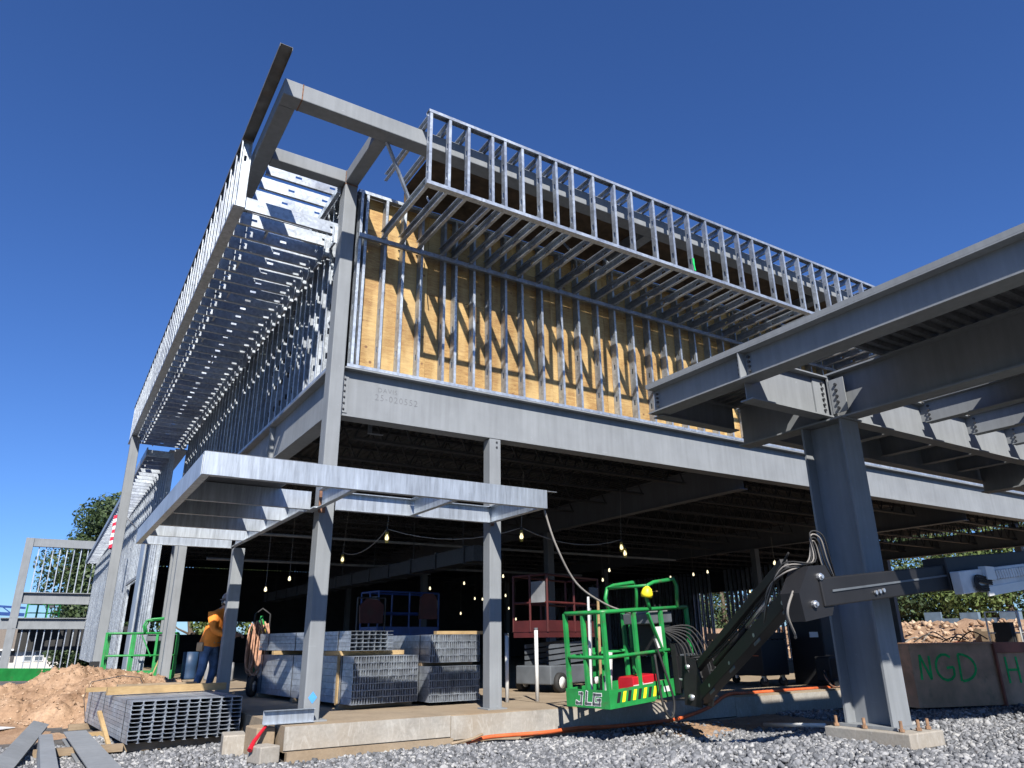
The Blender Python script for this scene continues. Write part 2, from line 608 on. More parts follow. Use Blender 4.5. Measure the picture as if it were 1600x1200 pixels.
M['helmet'] = paint('dark_helmet', (0.02, 0.02, 0.028), 0.35)
M['blanket'] = paint('tarp', (0.12, 0.17, 0.22), 0.6)
M['silt'] = paint('silt_black', (0.02, 0.02, 0.02), 0.8)
M['letterw'] = paint('white_letter', (0.78, 0.78, 0.76), 0.5, var=0.05, bmp=0)
M['letterk'] = paint('black_letter', (0.015, 0.015, 0.015), 0.5, bmp=0)
M['marker'] = paint('marker', (0.12, 0.125, 0.135), 0.8, bmp=0)
M['bluepaint'] = paint('blue_spray', (0.06, 0.27, 0.62), 0.8, bmp=0)
M['flagr'] = paint('flag_red', (0.55, 0.02, 0.05), 0.8, bmp=0)
M['hazard'] = stripes_mat('hazard', (0.9, 0.66, 0.02), (0.01, 0.01, 0.01), 3.2)
M['bulb'] = emit_mat('lit_bulb', (1.0, 0.86, 0.55), 1.0)
M['cage'] = paint('yellow_cage', (0.55, 0.45, 0.08), 0.5, bmp=0)
M['gtape'] = paint('green_tape', (0.02, 0.55, 0.13), 0.5, bmp=0)
M['cord'] = paint('grey_cord', (0.20, 0.185, 0.165), 0.7, bmp=0)
M['steelbright'] = paint('bright_steel', (0.55, 0.56, 0.57), 0.35, 0.8, var=0.1)

# ------------------------------------------------------------------ ground
def ground_z(x, y):
    t = np.clip((y - 42.0) / 22.0, 0, 1)
    q = np.clip((-1.8 - y) / 1.6, 0, 1)
    return -0.36 - 5.0 * t * t * (3 - 2 * t) + 0.14 * q * q * (3 - 2 * q)


gx = np.concatenate([np.linspace(-900, -20, 12), np.linspace(-15, 40, 56), np.linspace(48, 900, 14)])
gy = np.concatenate([np.linspace(-300, -14, 8), np.linspace(-12, 70, 83), np.linspace(80, 1500, 18)])
GX, GY = np.meshgrid(gx, gy)
GZ = ground_z(GX, GY) + 0.0
near = (GX > -14) & (GX < 39) & (GY > -11) & (GY < 40)
GZ = GZ + near * (0.02 * np.sin(GX * 1.7 + GY) + 0.02 * np.sin(GY * 2.3 - GX * 0.6))
vv = np.stack([GX, GY, GZ], -1).reshape(-1, 3)
nx, ny = len(gx), len(gy)
ii, jj = np.meshgrid(np.arange(nx - 1), np.arange(ny - 1))
a0 = (jj * nx + ii).ravel()
fc = np.stack([a0, a0 + 1, a0 + nx + 1, a0 + nx], -1).ravel()
tag(add('ground', big_mesh('ground', vv, fc, 4, M['ground'], True)), kind='structure')


# loose stones: a few shapes, squashed, turned and laid over the ground
def stones(name, pts, sizes, material, flat=0.7):
    base = np.array([(0, 0, 1), (.9, 0, .25), (.28, .85, .35), (-.72, .53, .2), (-.72, -.53, .35), (.28, -.85, .2),
                     (.7, .5, -.45), (-.28, .85, -.45), (-.9, 0, -.5), (-.28, -.85, -.4), (.72, -.5, -.5), (0, 0, -.9)])
    tri = np.array([(0, 1, 2), (0, 2, 3), (0, 3, 4), (0, 4, 5), (0, 5, 1), (1, 6, 2), (2, 7, 3), (3, 8, 4), (4, 9, 5), (5, 10, 1),
                    (6, 7, 2), (7, 8, 3), (8, 9, 4), (9, 10, 5), (10, 6, 1), (11, 7, 6), (11, 8, 7), (11, 9, 8), (11, 10, 9), (11, 6, 10)])
    n = len(pts)
    V = base[None] * (1 + rng.uniform(-.32, .32, (n, 12, 3)))
    V *= np.stack([rng.uniform(.75, 1.3, n), rng.uniform(.6, 1.0, n), rng.uniform(.45, .85, n) * flat / 0.7], -1)[:, None, :]
    ax = rng.normal(size=(n, 3)); ax /= np.linalg.norm(ax, axis=1)[:, None]
    an = rng.uniform(0, 2 * np.pi, n)
    K = np.zeros((n, 3, 3))
    K[:, 0, 1], K[:, 0, 2], K[:, 1, 0], K[:, 1, 2], K[:, 2, 0], K[:, 2, 1] = -ax[:, 2], ax[:, 1], ax[:, 2], -ax[:, 0], -ax[:, 1], ax[:, 0]
    Rm = np.eye(3)[None] + np.sin(an)[:, None, None] * K + (1 - np.cos(an))[:, None, None] * (K @ K)
    V = np.einsum('nij,nkj->nki', Rm, V) * sizes[:, None, None] + pts[:, None, :]
    F = (tri[None] + (np.arange(n) * 12)[:, None, None]).reshape(-1)
    return big_mesh(name, V.reshape(-1, 3), F, 3, material)


def gravel_pts(n, x0, x1, y0, y1, zj=0.03):
    p = np.stack([rng.uniform(x0, x1, n), rng.uniform(y0, y1, n), np.zeros(n)], -1)
    p[:, 2] = ground_z(p[:, 0], p[:, 1]) + 0.02 * np.sin(p[:, 0] * 1.7 + p[:, 1]) + 0.02 * np.sin(p[:, 1] * 2.3 - p[:, 0] * 0.6) + rng.uniform(0.0, zj, n)
    return p


G1 = gravel_pts(44000, -0.6, 8.5, -6.8, -0.38)
G1 = G1[~((G1[:, 0] > 4.95) & (G1[:, 0] < 5.75) & (G1[:, 1] > -4.5) & (G1[:, 1] < -3.4))]
G2 = gravel_pts(16000, 8.5, 17, -6.5, -0.38)
G3 = gravel_pts(11000, -4.2, -0.5, -1.2, 3.6)
GP = np.concatenate([G1, G2, G3])
keep = ~((GP[:, 0] < -2.3) & (GP[:, 1] > 2.6)) & ~((GP[:, 0] > 4.0) & (GP[:, 0] < 8.0) & (GP[:, 1] > -1.55 + 0.1 * np.sin(GP[:, 0] * 5)) & (rng.uniform(0, 1, len(GP)) < 0.8))
GP = GP[keep]
sz = rng.uniform(0.013, 0.040, len(GP)) * (1 + 0.5 * (rng.uniform(0, 1, len(GP)) > 0.93))
tag(add('gravel', stones('gravel', GP, sz, M['gravel'])), 'grey crushed stone spread in front of the concrete slab', 'gravel', kind='stuff')

# bare earth between the curb and the gravel, and out to the left
mb = MB()
def patch(x0, x1, y0, y1, zoff, name, nn=26, amp=0.05, seed=1):
    r = np.random.default_rng(seed)
    xs = np.linspace(x0, x1, nn); ys = np.linspace(y0, y1, nn)
    X, Y = np.meshgrid(xs, ys)
    u = (X - x0) / (x1 - x0); w = (Y - y0) / (y1 - y0)
    edge = np.clip(np.minimum(np.minimum(u, 1 - u), np.minimum(w, 1 - w)) * 5, 0, 1)
    Z = ground_z(X, Y) + zoff * edge - 0.05 * (1 - edge) + amp * edge * (np.sin(X * 3.1 + 2 * np.sin(Y * 1.9)) * 0.4 + r.normal(0, 0.35, X.shape))
    v = np.stack([X, Y, Z], -1).reshape(-1, 3)
    i_, j_ = np.meshgrid(np.arange(nn - 1), np.arange(nn - 1))
    a = (j_ * nn + i_).ravel()
    f = np.stack([a, a + 1, a + nn + 1, a + nn], -1).ravel()
    return tag(add(name, big_mesh(name, v, f, 4, M['earth'], True)), kind='structure')


patch(4.2, 8.2, -1.9, -0.30, 0.055, 'earth_strip', 40, 0.03)
patch(-9, -2.0, 3.2, 15, 0.07, 'earth_ground', 60, 0.05, 2)
patch(26.5, 62, -6, 42, 1.75, 'earth_bank', 60, 0.30, 3)

# ------------------------------------------------------------------ slab
sb = MB().box(-0.50, -0.33, -0.27, 25.0, 31.0, 0.0).build('floor_slab', M['slab'])
tag(sb, kind='structure')
t = thing('concrete_curb', 'long pale concrete foundation curb along the front edge of the slab', 'curb', (3, -0.35, -0.35))
for (x0, x1, zt, h) in ((-0.50, 1.62, -0.002, -0.25), (1.63, 3.35, -0.012, -0.29), (3.36, 6.9, -0.022, -0.31), (6.91, 16.0, -0.032, -0.33)):
    MB().box(x0, -0.345, h, x1, -0.331, zt).build('curb_face', M['conc'], t)
    MB().box(x0 + 0.02, -0.43, -0.40, x1 + 0.0, -0.346, h - 0.012).build('footing', M['slab'], t)
# broken concrete blocks beside the slab corner
for i, (cx, cy, cz, sx, sy, s_z, rz, lab, mm) in enumerate((
        (-0.66, 0.12, -0.36, .22, .40, .34, .1, 'tan concrete step block against the slab corner', 'slab'),
        (-0.86, 0.55, -0.36, .26, .45, .24, -.15, 'grey concrete block lying behind the tan step block', 'conc'),
        (-0.70, -0.28, -0.36, .24, .30, .18, .25, 'low grey concrete lump in front of the slab corner', 'conc'))):
    o = MB().box(-sx / 2, -sy / 2, 0, sx / 2, sy / 2, s_z).build('concrete_block', M[mm], None, M=Matrix.Translation((cx, cy, cz)) @ Matrix.Rotation(rz, 4, 'Z'), bevel=0.015)
    tag(o, lab, 'block', 'concrete blocks by the corner')


# ------------------------------------------------------------------ light-gauge members
def stud_mesh(L, d=0.15, b=0.042, t=0.004, holes=True, first=0.35, step=0.61, name='stud', material=None):
    mb = MB()
    mb.box(0, 0, 0, b, t, L)
    mb.box(0, d - t, 0, b, d, L)
    mb.box(b - t, t, 0, b, t + 0.012, L)
    mb.box(b - t, d - t - 0.012, 0, b, d - t, L)
    y0, y1 = t, d - t
    if holes:
        m0, m1 = d / 2 - 0.020, d / 2 + 0.020
        mb.box(0, y0, 0, t, m0, L)
        mb.box(0, m1, 0, t, y1, L)
        z = 0.0
        h = first
        while h + 0.1 < L:
            mb.box(0, m0, z, t, m1, h)
            z = h + 0.1
            h += step
        mb.box(0, m0, z, t, m1, L)
    else:
        mb.box(0, y0, 0, t, y1, L)
    me, _ = mb.mesh(name, material or M['galv'], center=False)
    return me


def basis(xa, ya, za, loc):
    xa, ya, za = Vector(xa), Vector(ya), Vector(za)
    return Matrix(((xa.x, ya.x, za.x, loc[0]), (xa.y, ya.y, za.y, loc[1]), (xa.z, ya.z, za.z, loc[2]), (0, 0, 0, 1)))


UPF = lambda x, y, z: basis((1, 0, 0), (0, 1, 0), (0, 0, 1), (x, y, z))              # upright, depth along +Y
UPL = lambda x, y, z: basis((0, -1, 0), (1, 0, 0), (0, 0, 1), (x, y, z))             # upright, depth along +X
ALY = lambda x, y, z: basis((-1, 0, 0), (0, 0, 1), (0, 1, 0), (x, y, z))             # lying along +Y, depth up
ALX = lambda x, y, z: basis((0, 1, 0), (0, 0, 1), (1, 0, 0), (x, y, z))              # lying along +X, depth up

# ------------------------------------------------------------------ corner column, posts, main beams
t = thing('corner_column', 'tall grey steel corner column rising from the slab to the roof frame', 'column', (-0.1, 0.12, 0))
MB().box(-0.20, 0.0, 0.0, 0.0, 0.25, 7.675).build('shaft', M['steel'], t, bevel=0.012)
MB().box(-0.30, -0.06, 0.001, 0.08, 0.33, 0.02).build('base_plate', M['steel'], t)
MB().box(-0.203, -0.003, 7.658, 0.003, 0.253, 7.676).build('rusty_weld', M['rustweld'], t)
mbp = MB()
mbp.v += [(-0.10, -0.003, 0.34), (-0.155, -0.003, 0.27), (-0.10, -0.003, 0.20), (-0.045, -0.003, 0.27)]
mbp.f.append((0, 1, 2, 3))
tag(mbp.build('paint_mark', M['bluepaint'], t), 'blue diamond spray mark')

t = thing('steel_post', 'grey steel post under the front beam, right end of the canopy', 'post', (2.5, 0.1, 0), group='canopy posts')
MB().box(2.405, 0.0, 0.0, 2.605, 0.2, 3.892).build('shaft', M['steel'], t, bevel=0.01)
MB().box(2.35, -0.05, 0.001, 2.66, 0.25, 0.018).build('base_plate', M['steel'], t)
for z in (3.76, 3.84): MB().lathe([(0.016, 0), (0.016, 0.012)], (2.53, -0.012, z), (0, 1, 0), 8).build('bolt', M['bolt'], t)
for (x, y, zt, lab) in ((-0.22, 4.72, 2.555, 'slim grey steel post in front of the worker, back corner of the canopy'),
                        (-0.22, 11.9, 4.0, 'sunlit grey steel post between the dirt pile and the worker')):
    t = thing('steel_post', lab, 'post', (x, y, 0), group='canopy posts')
    MB().box(x - 0.1, y - 0.1, 0.0, x + 0.1, y + 0.1, zt).build('shaft', M['steel'], t, bevel=0.01)
    MB().box(x - 0.15, y - 0.15, 0.001, x + 0.15, y + 0.15, 0.018).build('base_plate', M['steel'], t)

t = thing('front_beam', 'deep grey steel beam across the front under the plywood wall', 'beam', (0.03, 0.12, 3.9))
MB().ibeam((0.012, 0.125, 3.90), (24.9, 0.125, 3.90), 0.74, 0.25, 0.022, 0.014).build('beam', M['steel'], t)
for k in range(6): MB().lathe([(0.019, 0), (0.019, 0.014), (0.010, 0.016), (0.010, 0.03)], (0.055, 0.117, 4.03 + k * 0.09), (0, -1, 0), 8).build('bolt', M['bolt'], t)
MB().box(0.02, 0.105, 3.98, 0.11, 0.1175, 4.53).build('shear_plate', M['steel'], t)


def text_mesh(s, size, material, depth=0.0, shear=0.0, bold=0.0):
    cu = bpy.data.curves.new('lettering', 'FONT')
    cu.body = s
    cu.size = size
    cu.extrude = depth
    cu.shear = shear
    cu.offset = bold
    cu.space_character = 1.2
    cu.resolution_u = 3
    ob = bpy.data.objects.new('lettering_tmp', cu)
    COL.objects.link(ob)
    dg = bpy.context.evaluated_depsgraph_get()
    me = bpy.data.meshes.new_from_object(ob.evaluated_get(dg))
    bpy.data.objects.remove(ob)
    me.materials.clear()
    me.materials.append(material)
    return me


FRONT = lambda x, y, z: basis((1, 0, 0), (0, 0, 1), (0, -1, 0), (x, y, z))            # lettering facing -Y
add('marker_writing', text_mesh('25-020552', 0.135, M['marker'], bold=-0.002), FRONT(0.52, 0.1160, 4.245), t)
add('marker_writing', text_mesh('DAVIS', 0.10, M['marker'], bold=-0.002), FRONT(0.56, 0.1160, 4.375), t)

t = thing('side_beam', 'grey steel beam along the left side under the stud wall', 'beam', (-0.04, 0.3, 3.9))
MB().ibeam((-0.045, 0.262, 3.90), (-0.045, 14.6, 3.90), 0.74, 0.25, 0.022, 0.014).build('beam', M['steel'], t)
for yy in (3.55, 7.2): MB().box(-0.15, yy, 3.925, -0.054, yy + 0.012, 4.61).build('stiffener', M['steel'], t)

# ------------------------------------------------------------------ roof ring of square tube
t = thing('roof_frame', 'grey square steel tube frame cantilevered round the roof corner', 'roof frame', (-0.1, 0.1, 7.68))
MB().box(-1.56, -1.45, 7.68, 14.5, -1.20, 7.93).build('front_tube', M['steel'], t, bevel=0.012)
MB().box(-1.56, -1.198, 7.682, -1.34, 15.4, 7.928).build('side_tube', M['steel'], t, bevel=0.012)
MB().box(-1.338, 0.0, 7.684, -0.202, 0.21, 7.90).build('outrigger', M['steel'], t, bevel=0.012)
MB().box(-0.20, -1.198, 7.684, 0.0, -0.002, 7.90).build('outrigger', M['steel'], t, bevel=0.012)
MB().box(-0.2005, 0.0, 7.678, 0.0005, 0.26, 7.91).build('column_cap', M['steel'], t)
MB().box(-0.206, -0.003, 7.70, -0.175, 0.0, 7.89).build('rusty_weld', M['rustweld'], t)
for yy in (5.2, 10.2, 15.0): MB().box(-1.338, yy, 7.684, -0.02, yy + 0.2, 7.90).build('outrigger', M['steel'], t)
for xx in (4.9, 9.8): MB().box(xx, -1.198, 7.684, xx + 0.2, 0.14, 7.90).build('outrigger', M['steel'], t)
mbw = MB()
mbw.box(-1.322, -1.4525, 7.678, -1.306, -1.198, 7.9325)
mbw.build('rusty_weld', M['rustweld'], t)

# ------------------------------------------------------------------ front parapet and soffit framing
PX = [.42, .72, 1.03, 1.44, 1.66, 1.97, 2.29, 2.6, 2.91, 3.33, 3.77, 4.14, 4.64, 5.06, 5.47, 5.9, 6.33, 6.76, 7.15, 7.63, 8.04, 8.49, 8.93, 9.34, 9.74, 10.15, 10.6, 10.99]
while PX[-1] < 13.6: PX.append(PX[-1] + 0.41)
t = thing('front_parapet', 'galvanised stud parapet and soffit joists overhanging the plywood wall', 'parapet frame', (0.4, -1.66, 6.84))
sm = stud_mesh(1.242, 0.092, first=0.2, step=0.5, name='parapet_stud')
bm_ = stud_mesh(1.64, 0.15, 0.05, first=0.2, step=0.45, name='soffit_joist')
tm_ = stud_mesh(1.62, 0.13, 0.05, first=0.25, step=0.5, name='top_joist')
for i, x in enumerate(PX):
    lean = random.uniform(-0.006, 0.006)
    add('stud', sm, UPF(x, -1.732, 6.844) @ Matrix.Rotation(lean, 4, 'Y'), t)
    add('joist', bm_, ALY(x + 0.05, -1.632, 6.846 + random.uniform(0, .004)), t)
    add('top_joist', tm_, ALY(x + 0.05, -1.63, 7.935), t)
mbt = MB()
mbt.box(0.40, -1.738, 6.838, 13.8, -1.636, 6.842).box(0.40, -1.738, 6.842, 13.8, -1.734, 6.892)
mbt.build('bottom_track', M['galv'], t)
mbt = MB()
mbt.box(0.40, -1.738, 8.088, 13.8, -1.636, 8.092).box(0.40, -1.738, 8.045, 13.8, -1.734, 8.088).box(0.40, -1.640, 8.045, 13.8, -1.636, 8.088)
mbt.build('top_track', M['galv'], t)
MB().bar((-0.02, -1.22, 7.69), (0.46, -1.0, 7.0), 0.035, 0.05).build('brace', M['galv'], t)
for x in (0.75, 3.35, 4.15): MB().bar((x + .1, -1.0, 6.99), (x + .17, -.6, 7.45), 0.012, 0.04).build('loose_strap', M['galv'], t)
MB().box(0.78, -1.176, 7.905, 13.8, -0.02, 7.924).build('roof_shade_sheet', M['shadeply'], t)
MB().box(0.78, -0.018, 7.65, 22.0, -0.002, 7.93).build('fascia_board', M['shadeply'], t)
mbt = MB().box(0.06, -0.056, 6.772, 13.8, -0.004, 6.776).box(0.06, -0.056, 6.776, 13.8, -0.052, 6.842)
mbt.build('ledger', M['galv'], t)
for i, x in enumerate(PX):
    MB().box(x + 0.05, -0.16, 6.835, x + 0.054, -0.01, 7.02).build('clip', M['galv'], t)
tp = MB().box(5.47, -1.745, 7.02, 5.513, -1.739, 7.14).bar((5.49, -1.745, 7.02), (5.505, -1.75, 6.90), 0.03, 0.004)
tag(tp.build('tape', M['gtape'], t), 'strip of bright green tape')

# ------------------------------------------------------------------ front plywood wall
WX = [.08, .16, .49, .8, 1.12, 1.54, 1.75, 2.09, 2.4, 2.71, 3.05, 3.46, 3.88, 4.26, 4.71, 5.12, 5.55]
while WX[-1] < 21.5: WX.append(WX[-1] + 0.415)
t = thing('plywood_wall', 'sunlit plywood wall behind galvanised studs above the front beam', 'stud wall', (0.1, 0.08, 4.64))
sm = stud_mesh(2.99, 0.15, first=0.32, step=0.62, name='wall_stud')
for x in WX: add('stud', sm, UPF(x, 0.002, 4.648) @ Matrix.Rotation(random.uniform(-.003, .003), 4, 'Y'), t)
MB().box(0.03, -0.002, 4.643, 22.0, 0.156, 4.647).box(0.03, -0.002, 4.647, 22.0, 0.001, 4.69).build('bottom_track', M['galv'], t)
MB().box(0.03, -0.002, 7.640, 22.0, 0.156, 7.644).box(0.03, -0.002, 7.59, 22.0, 0.001, 7.640).build('top_track', M['galv'], t)
x = 0.10
k = 0
while x < 21.4:
    w = 1.218
    zsplit = (7.085, 6.2, 7.085, 6.66)[k % 4] + random.uniform(-.01, .01)
    MB().box(x, 0.157 + 0.003 * (k % 2), 4.652, x + w, 0.175, zsplit - 0.004).build('plywood_panel', M['ply'], t)
    MB().box(x, 0.157 + 0.003 * ((k + 1) % 2), zsplit, x + w, 0.175, 7.638).build('plywood_panel', M['ply'], t)
    x += 1.222
    k += 1

# ------------------------------------------------------------------ left soffit and parapet framing
LY = [0.22 + 0.406 * i for i in range(38)]
t = thing('side_parapet', 'long galvanised parapet and soffit joists overhanging the left side wall', 'parapet frame', (-1.67, 0.2, 6.84))
sm = stud_mesh(1.17, 0.15, first=0.2, step=0.6, name='side_stud')
jm = stud_mesh(1.44, 0.20, 0.05, first=0.17, step=0.55, name='side_joist')
tj = stud_mesh(1.44, 0.20, 0.05, first=0.45, step=0.55, name='side_top_joist')
cm = stud_mesh(0.30, 0.10, 0.04, holes=False, name='clip')
for i, y in enumerate(LY):
    add('stud', sm, UPL(-1.748, y, 6.844), t)
    add('joist', jm, ALX(-1.592, y, 6.846 + random.uniform(0, .01)), t)
    add('top_joist', tj, ALX(-1.32, y + 0.22, 7.70), t)
    add('clip', cm, UPL(-0.285, y - 0.01, 6.70 + random.uniform(-.04, .04)), t)
    if i % 3 == 1: add('bridging', stud_mesh(0.36, 0.09, 0.03, holes=False, name='bridging') if i == 1 else bpy.data.meshes['bridging'], ALY(-0.9 + random.uniform(-.5, .35), y + .02, 6.90), t)
MB().box(-1.754, 0.16, 6.838, -1.594, 15.5, 6.842).box(-1.754, 0.16, 6.842, -1.750, 15.5, 6.89).build('bottom_track', M['galv'], t)
MB().box(-1.754, -1.9, 8.03, -1.594, 15.5, 8.034).box(-1.754, -1.9, 7.985, -1.750, 15.5, 8.030).box(-1.598, -1.9, 7.985, -1.594, 15.5, 8.030).build('top_track', M['oldsteel'], t)
MB().box(-1.555, 1.75, 7.935, -1.12, 15.3, 7.952).build('roof_shade_sheet', M['shadeply'], t)  # strip added to block sun over the outer joists; the overhang is open
MB().box(-0.205, 0.3, 6.79, -0.170, 14.5, 6.84).build('ledger', M['galv'], t)
MB().bar((-0.25, 0.16, 7.62), (-0.25, 15.2, 7.62), 0.06, 0.12).build('wall_track', M['galv'], t)

# ------------------------------------------------------------------ left stud wall
t = thing('side_stud_wall', 'open galvanised stud wall above the left side beam', 'stud wall', (-0.1, 0.3, 4.64))
sm = stud_mesh(2.99, 0.15, first=0.30, step=0.41, name='side_wall_stud')
y = 0.34
while y < 14.5:
    add('stud', sm, UPL(-0.165, y, 4.648), t)
    y += 0.305 if y < 2.2 else 0.406
MB().box(-0.171, 0.27, 4.643, -0.012, 14.5, 4.647).box(-0.171, 0.27, 4.647, -0.168, 14.5, 4.69).build('bottom_track', M['galv'], t)
MB().box(-0.171, 0.27, 7.640, -0.012, 14.5, 7.644).build('top_track', M['galv'], t)
for z in (5.55, 6.35): MB().bar((-0.09, 0.3, z), (-0.09, 14.5, z), 0.035, 0.012).build('bridging_channel', M['galv'], t)

# ------------------------------------------------------------------ tall post carrying the far end of the left soffit
t = thing('tall_post', 'tall grey steel post carrying the far end of the left soffit', 'post', (-1.62, 14.4, -0.3))
MB().box(-1.75, 14.28, -0.36, -1.50, 14.53, 6.835).build('shaft', M['steel'], t, bevel=0.012)
MB().box(-1.80, 14.22, -0.36, -1.45, 14.59, -0.30).build('base_plate', M['steel'], t)

# ------------------------------------------------------------------ galvanised entrance canopy
t = thing('canopy_frame', 'galvanised steel channel canopy frame wrapping the building corner', 'canopy', (-0.1, -1.0, 2.56))
zb, hc = 2.56, 0.245
g = M['galvc']
MB().channel((-1.92, -1.51, zb), (2.42, -1.51, zb), hc, 0.085, 0.009, side=-1).build('front_channel', g, t)
MB().channel((-1.92, 4.86, zb + .001), (-1.92, -1.423, zb + .001), hc - .002, 0.085, 0.009, side=-1).build('side_channel', g, t)
MB().box(-1.921, -1.512, zb + .002, -1.60, -1.5105, zb + hc - .002).build('corner_plate', M['galvc'], t)
MB().channel((2.42, -1.42, zb + .001), (2.42, -0.01, zb + .001), hc - .002, 0.08, 0.009, side=-1).build('end_channel', g, t)
MB().channel((2.40, -0.012, zb + .001), (0.005, -0.012, zb + .001), hc - .002, 0.08, 0.009, side=-1).build('back_channel', g, t)
MB().channel((-0.305, 0.30, zb + .001), (-0.305, 4.6, zb + .001), hc - .002, 0.08, 0.009, side=-1).build('back_channel', g, t)
for yy in (0.05, 1.15, 2.38, 3.6): MB().channel((-1.83, yy, zb + .002), (-0.31, yy, zb + .002), hc - .01, 0.07, 0.008, side=-1).build('joist', g, t)
MB().channel((-1.83, 4.86, zb + .002), (-0.33, 4.86, zb + .002), hc - .01, 0.07, 0.008, side=1).build('end_channel', g, t)
for xx in (-0.20, 1.12): MB().channel((xx, -1.42, zb + .002), (xx, -0.10, zb + .002), hc - .01, 0.07, 0.008, side=-1).build('joist', g, t)
MB().box(-1.90, -1.49, zb + hc + .001, -0.72, 3.2, zb + hc + .012).build('canopy_deck', M['deck'], t)
MB().box(-0.31, -0.10, zb + .003, -0.205, 0.30, zb + .02).build('seat_angle', g, t)
MB().box(-0.22, -0.02, zb - .04, -0.13, -0.001, zb + .26).build('weld_plate', M['rustweld'], t)
MB().box(2.42, -0.02, zb - .03, 2.47, -0.001, zb + .24).build('weld_plate', M['rustweld'], t)
MB().box(2.30, -1.46, zb + hc, 2.62, -1.40, zb + hc + .005).build('loose_strap', g, t)
for yy in (-0.9, 0.4, 1.5, 2.6, 3.7): MB().bar((-1.80, yy, zb + .03), (-1.68, yy + .03, zb + .20), 0.006, 0.012).build('tie_wire', M['steelbright'], t)

# ------------------------------------------------------------------ entrance portico at the right
t = thing('portico_column', 'massive wide flange steel column on a concrete pier at the right', 'column', (5.38, -3.85, -0.1))
ST = M['steel']
MB().box(5.20, -4.15, -0.055, 5.56, -4.122, 3.545).build('flange', ST, t)
MB().box(5.20, -3.578, -0.055, 5.56, -3.55, 3.545).build('flange', ST, t)
MB().box(5.37, -4.122, -0.055, 5.39, -3.578, 3.545).build('web', ST, t)
MB().box(5.14, -4.22, -0.085, 5.62, -3.48, -0.056).build('base_plate', ST, t)
MB().box(5.16, -4.19, 3.546, 5.60, -3.51, 3.568).build('cap_plate', ST, t)
for (bx, by) in ((5.10, -4.30), (5.10, -3.86), (5.10, -3.50), (5.58, -4.32), (5.36, -4.34)):
    MB().lathe([(0.032, 0), (0.032, 0.03), (0.018, 0.031), (0.018, 0.11)], (bx, by, -0.083), (0, 0, 1), 8).build('anchor_bolt', M['rust'], t)
tag(MB().box(5.0, -4.44, -0.46, 5.66, -3.40, -0.087).build('concrete_pier', M['conc'], None, bevel=0.012), 'square concrete pier under the massive steel column', 'pier')

pt = thing('portico_roof_frame', 'grey steel beam roof frame of the entrance portico at the right', 'roof frame', (5.38, -4, 3.57))
MB().ibeam((3.71, -2.36, 3.83), (3.71, -7.6, 3.83), 0.37, 0.27, 0.018, 0.010).build('edge_beam', ST, pt)
MB().ibeam((5.38, -2.44, 3.57), (5.38, -7.5, 3.57), 0.63, 0.26, 0.022, 0.014).build('girder', ST, pt)
MB().ibeam((12.25, -2.44, 3.53), (12.25, -7.5, 3.53), 0.67, 0.28, 0.022, 0.014).build('girder', ST, pt)
MB().ibeam((3.712, -3.93, 3.60), (5.365, -3.93, 3.60), 0.565, 0.19, 0.018, 0.012).build('cross_beam', ST, pt)
MB().ibeam((5.395, -3.93, 3.62), (12.235, -3.93, 3.62), 0.555, 0.19, 0.018, 0.012).build('cross_beam', ST, pt)
MB().ibeam((3.712, -2.40, 3.80), (5.25, -2.40, 3.80), 0.385, 0.18, 0.016, 0.010).build('end_beam', ST, pt)
MB().ibeam((5.51, -2.40, 3.76), (17.0, -2.40, 3.76), 0.425, 0.18, 0.016, 0.010).build('end_beam', ST, pt)
for xx in (6.28, 7.56, 8.86, 10.1, 11.3):
    MB().ibeam((xx, -4.03, 3.86), (xx, -7.5, 3.86), 0.33, 0.15, 0.012, 0.009).build('purlin', ST, pt)
    MB().ibeam((xx, -2.50, 3.84), (xx, -3.83, 3.84), 0.35, 0.15, 0.012, 0.009).build('purlin', ST, pt)
    MB().box(xx + 0.006, -4.03, 3.90, xx + 0.016, -3.936, 4.14).build('shear_tab', ST, pt)
    for k in range(4): MB().lathe([(0.017, 0), (0.017, 0.022)], (xx - 0.005, -4.075, 3.92 + k * 0.065), (-1, 0, 0), 8).build('bolt', M['bolt'], pt)
for sx in (-1, 1): MB().box(5.38 + sx * 0.008, -4.02, 3.595, 5.38 + sx * 0.125, -4.00, 4.175).build('stiffener', ST, pt)
MB().box(5.02, -3.958, 3.64, 5.364, -3.938, 4.13).build('shear_tab', ST, pt)
for k in range(6): MB().lathe([(0.02, 0), (0.02, 0.024)], (5.19, -3.958, 3.70 + k * 0.075), (0, -1, 0), 8).build('bolt', M['bolt'], pt)
MB().box(5.255, -4.24, 3.64, 5.268, -4.03, 4.10).build('stiffener', ST, pt)
for k in range(5): MB().lathe([(0.02, 0), (0.02, 0.024)], (5.255, -4.13, 3.70 + k * 0.08), (-1, 0, 0), 8).build('bolt', M['bolt'], pt)
MB().box(3.58, -3.99, 3.845, 3.693, -3.975, 4.18).build('stiffener', ST, pt)
for k in range(5):
    MB().lathe([(0.018, 0), (0.018, 0.022)], (3.694, -4.05, 3.88 + k * 0.06), (-1, 0, 0), 8).build('bolt', M['bolt'], pt)
    MB().lathe([(0.018, 0), (0.018, 0.022)], (3.694, -3.90, 3.88 + k * 0.06), (-1, 0, 0), 8).build('bolt', M['bolt'], pt)
    MB().lathe([(0.016, 0), (0.016, 0.022)], (3.694, -2.44, 3.88 + k * 0.06), (-1, 0, 0), 8).build('bolt', M['bolt'], pt)


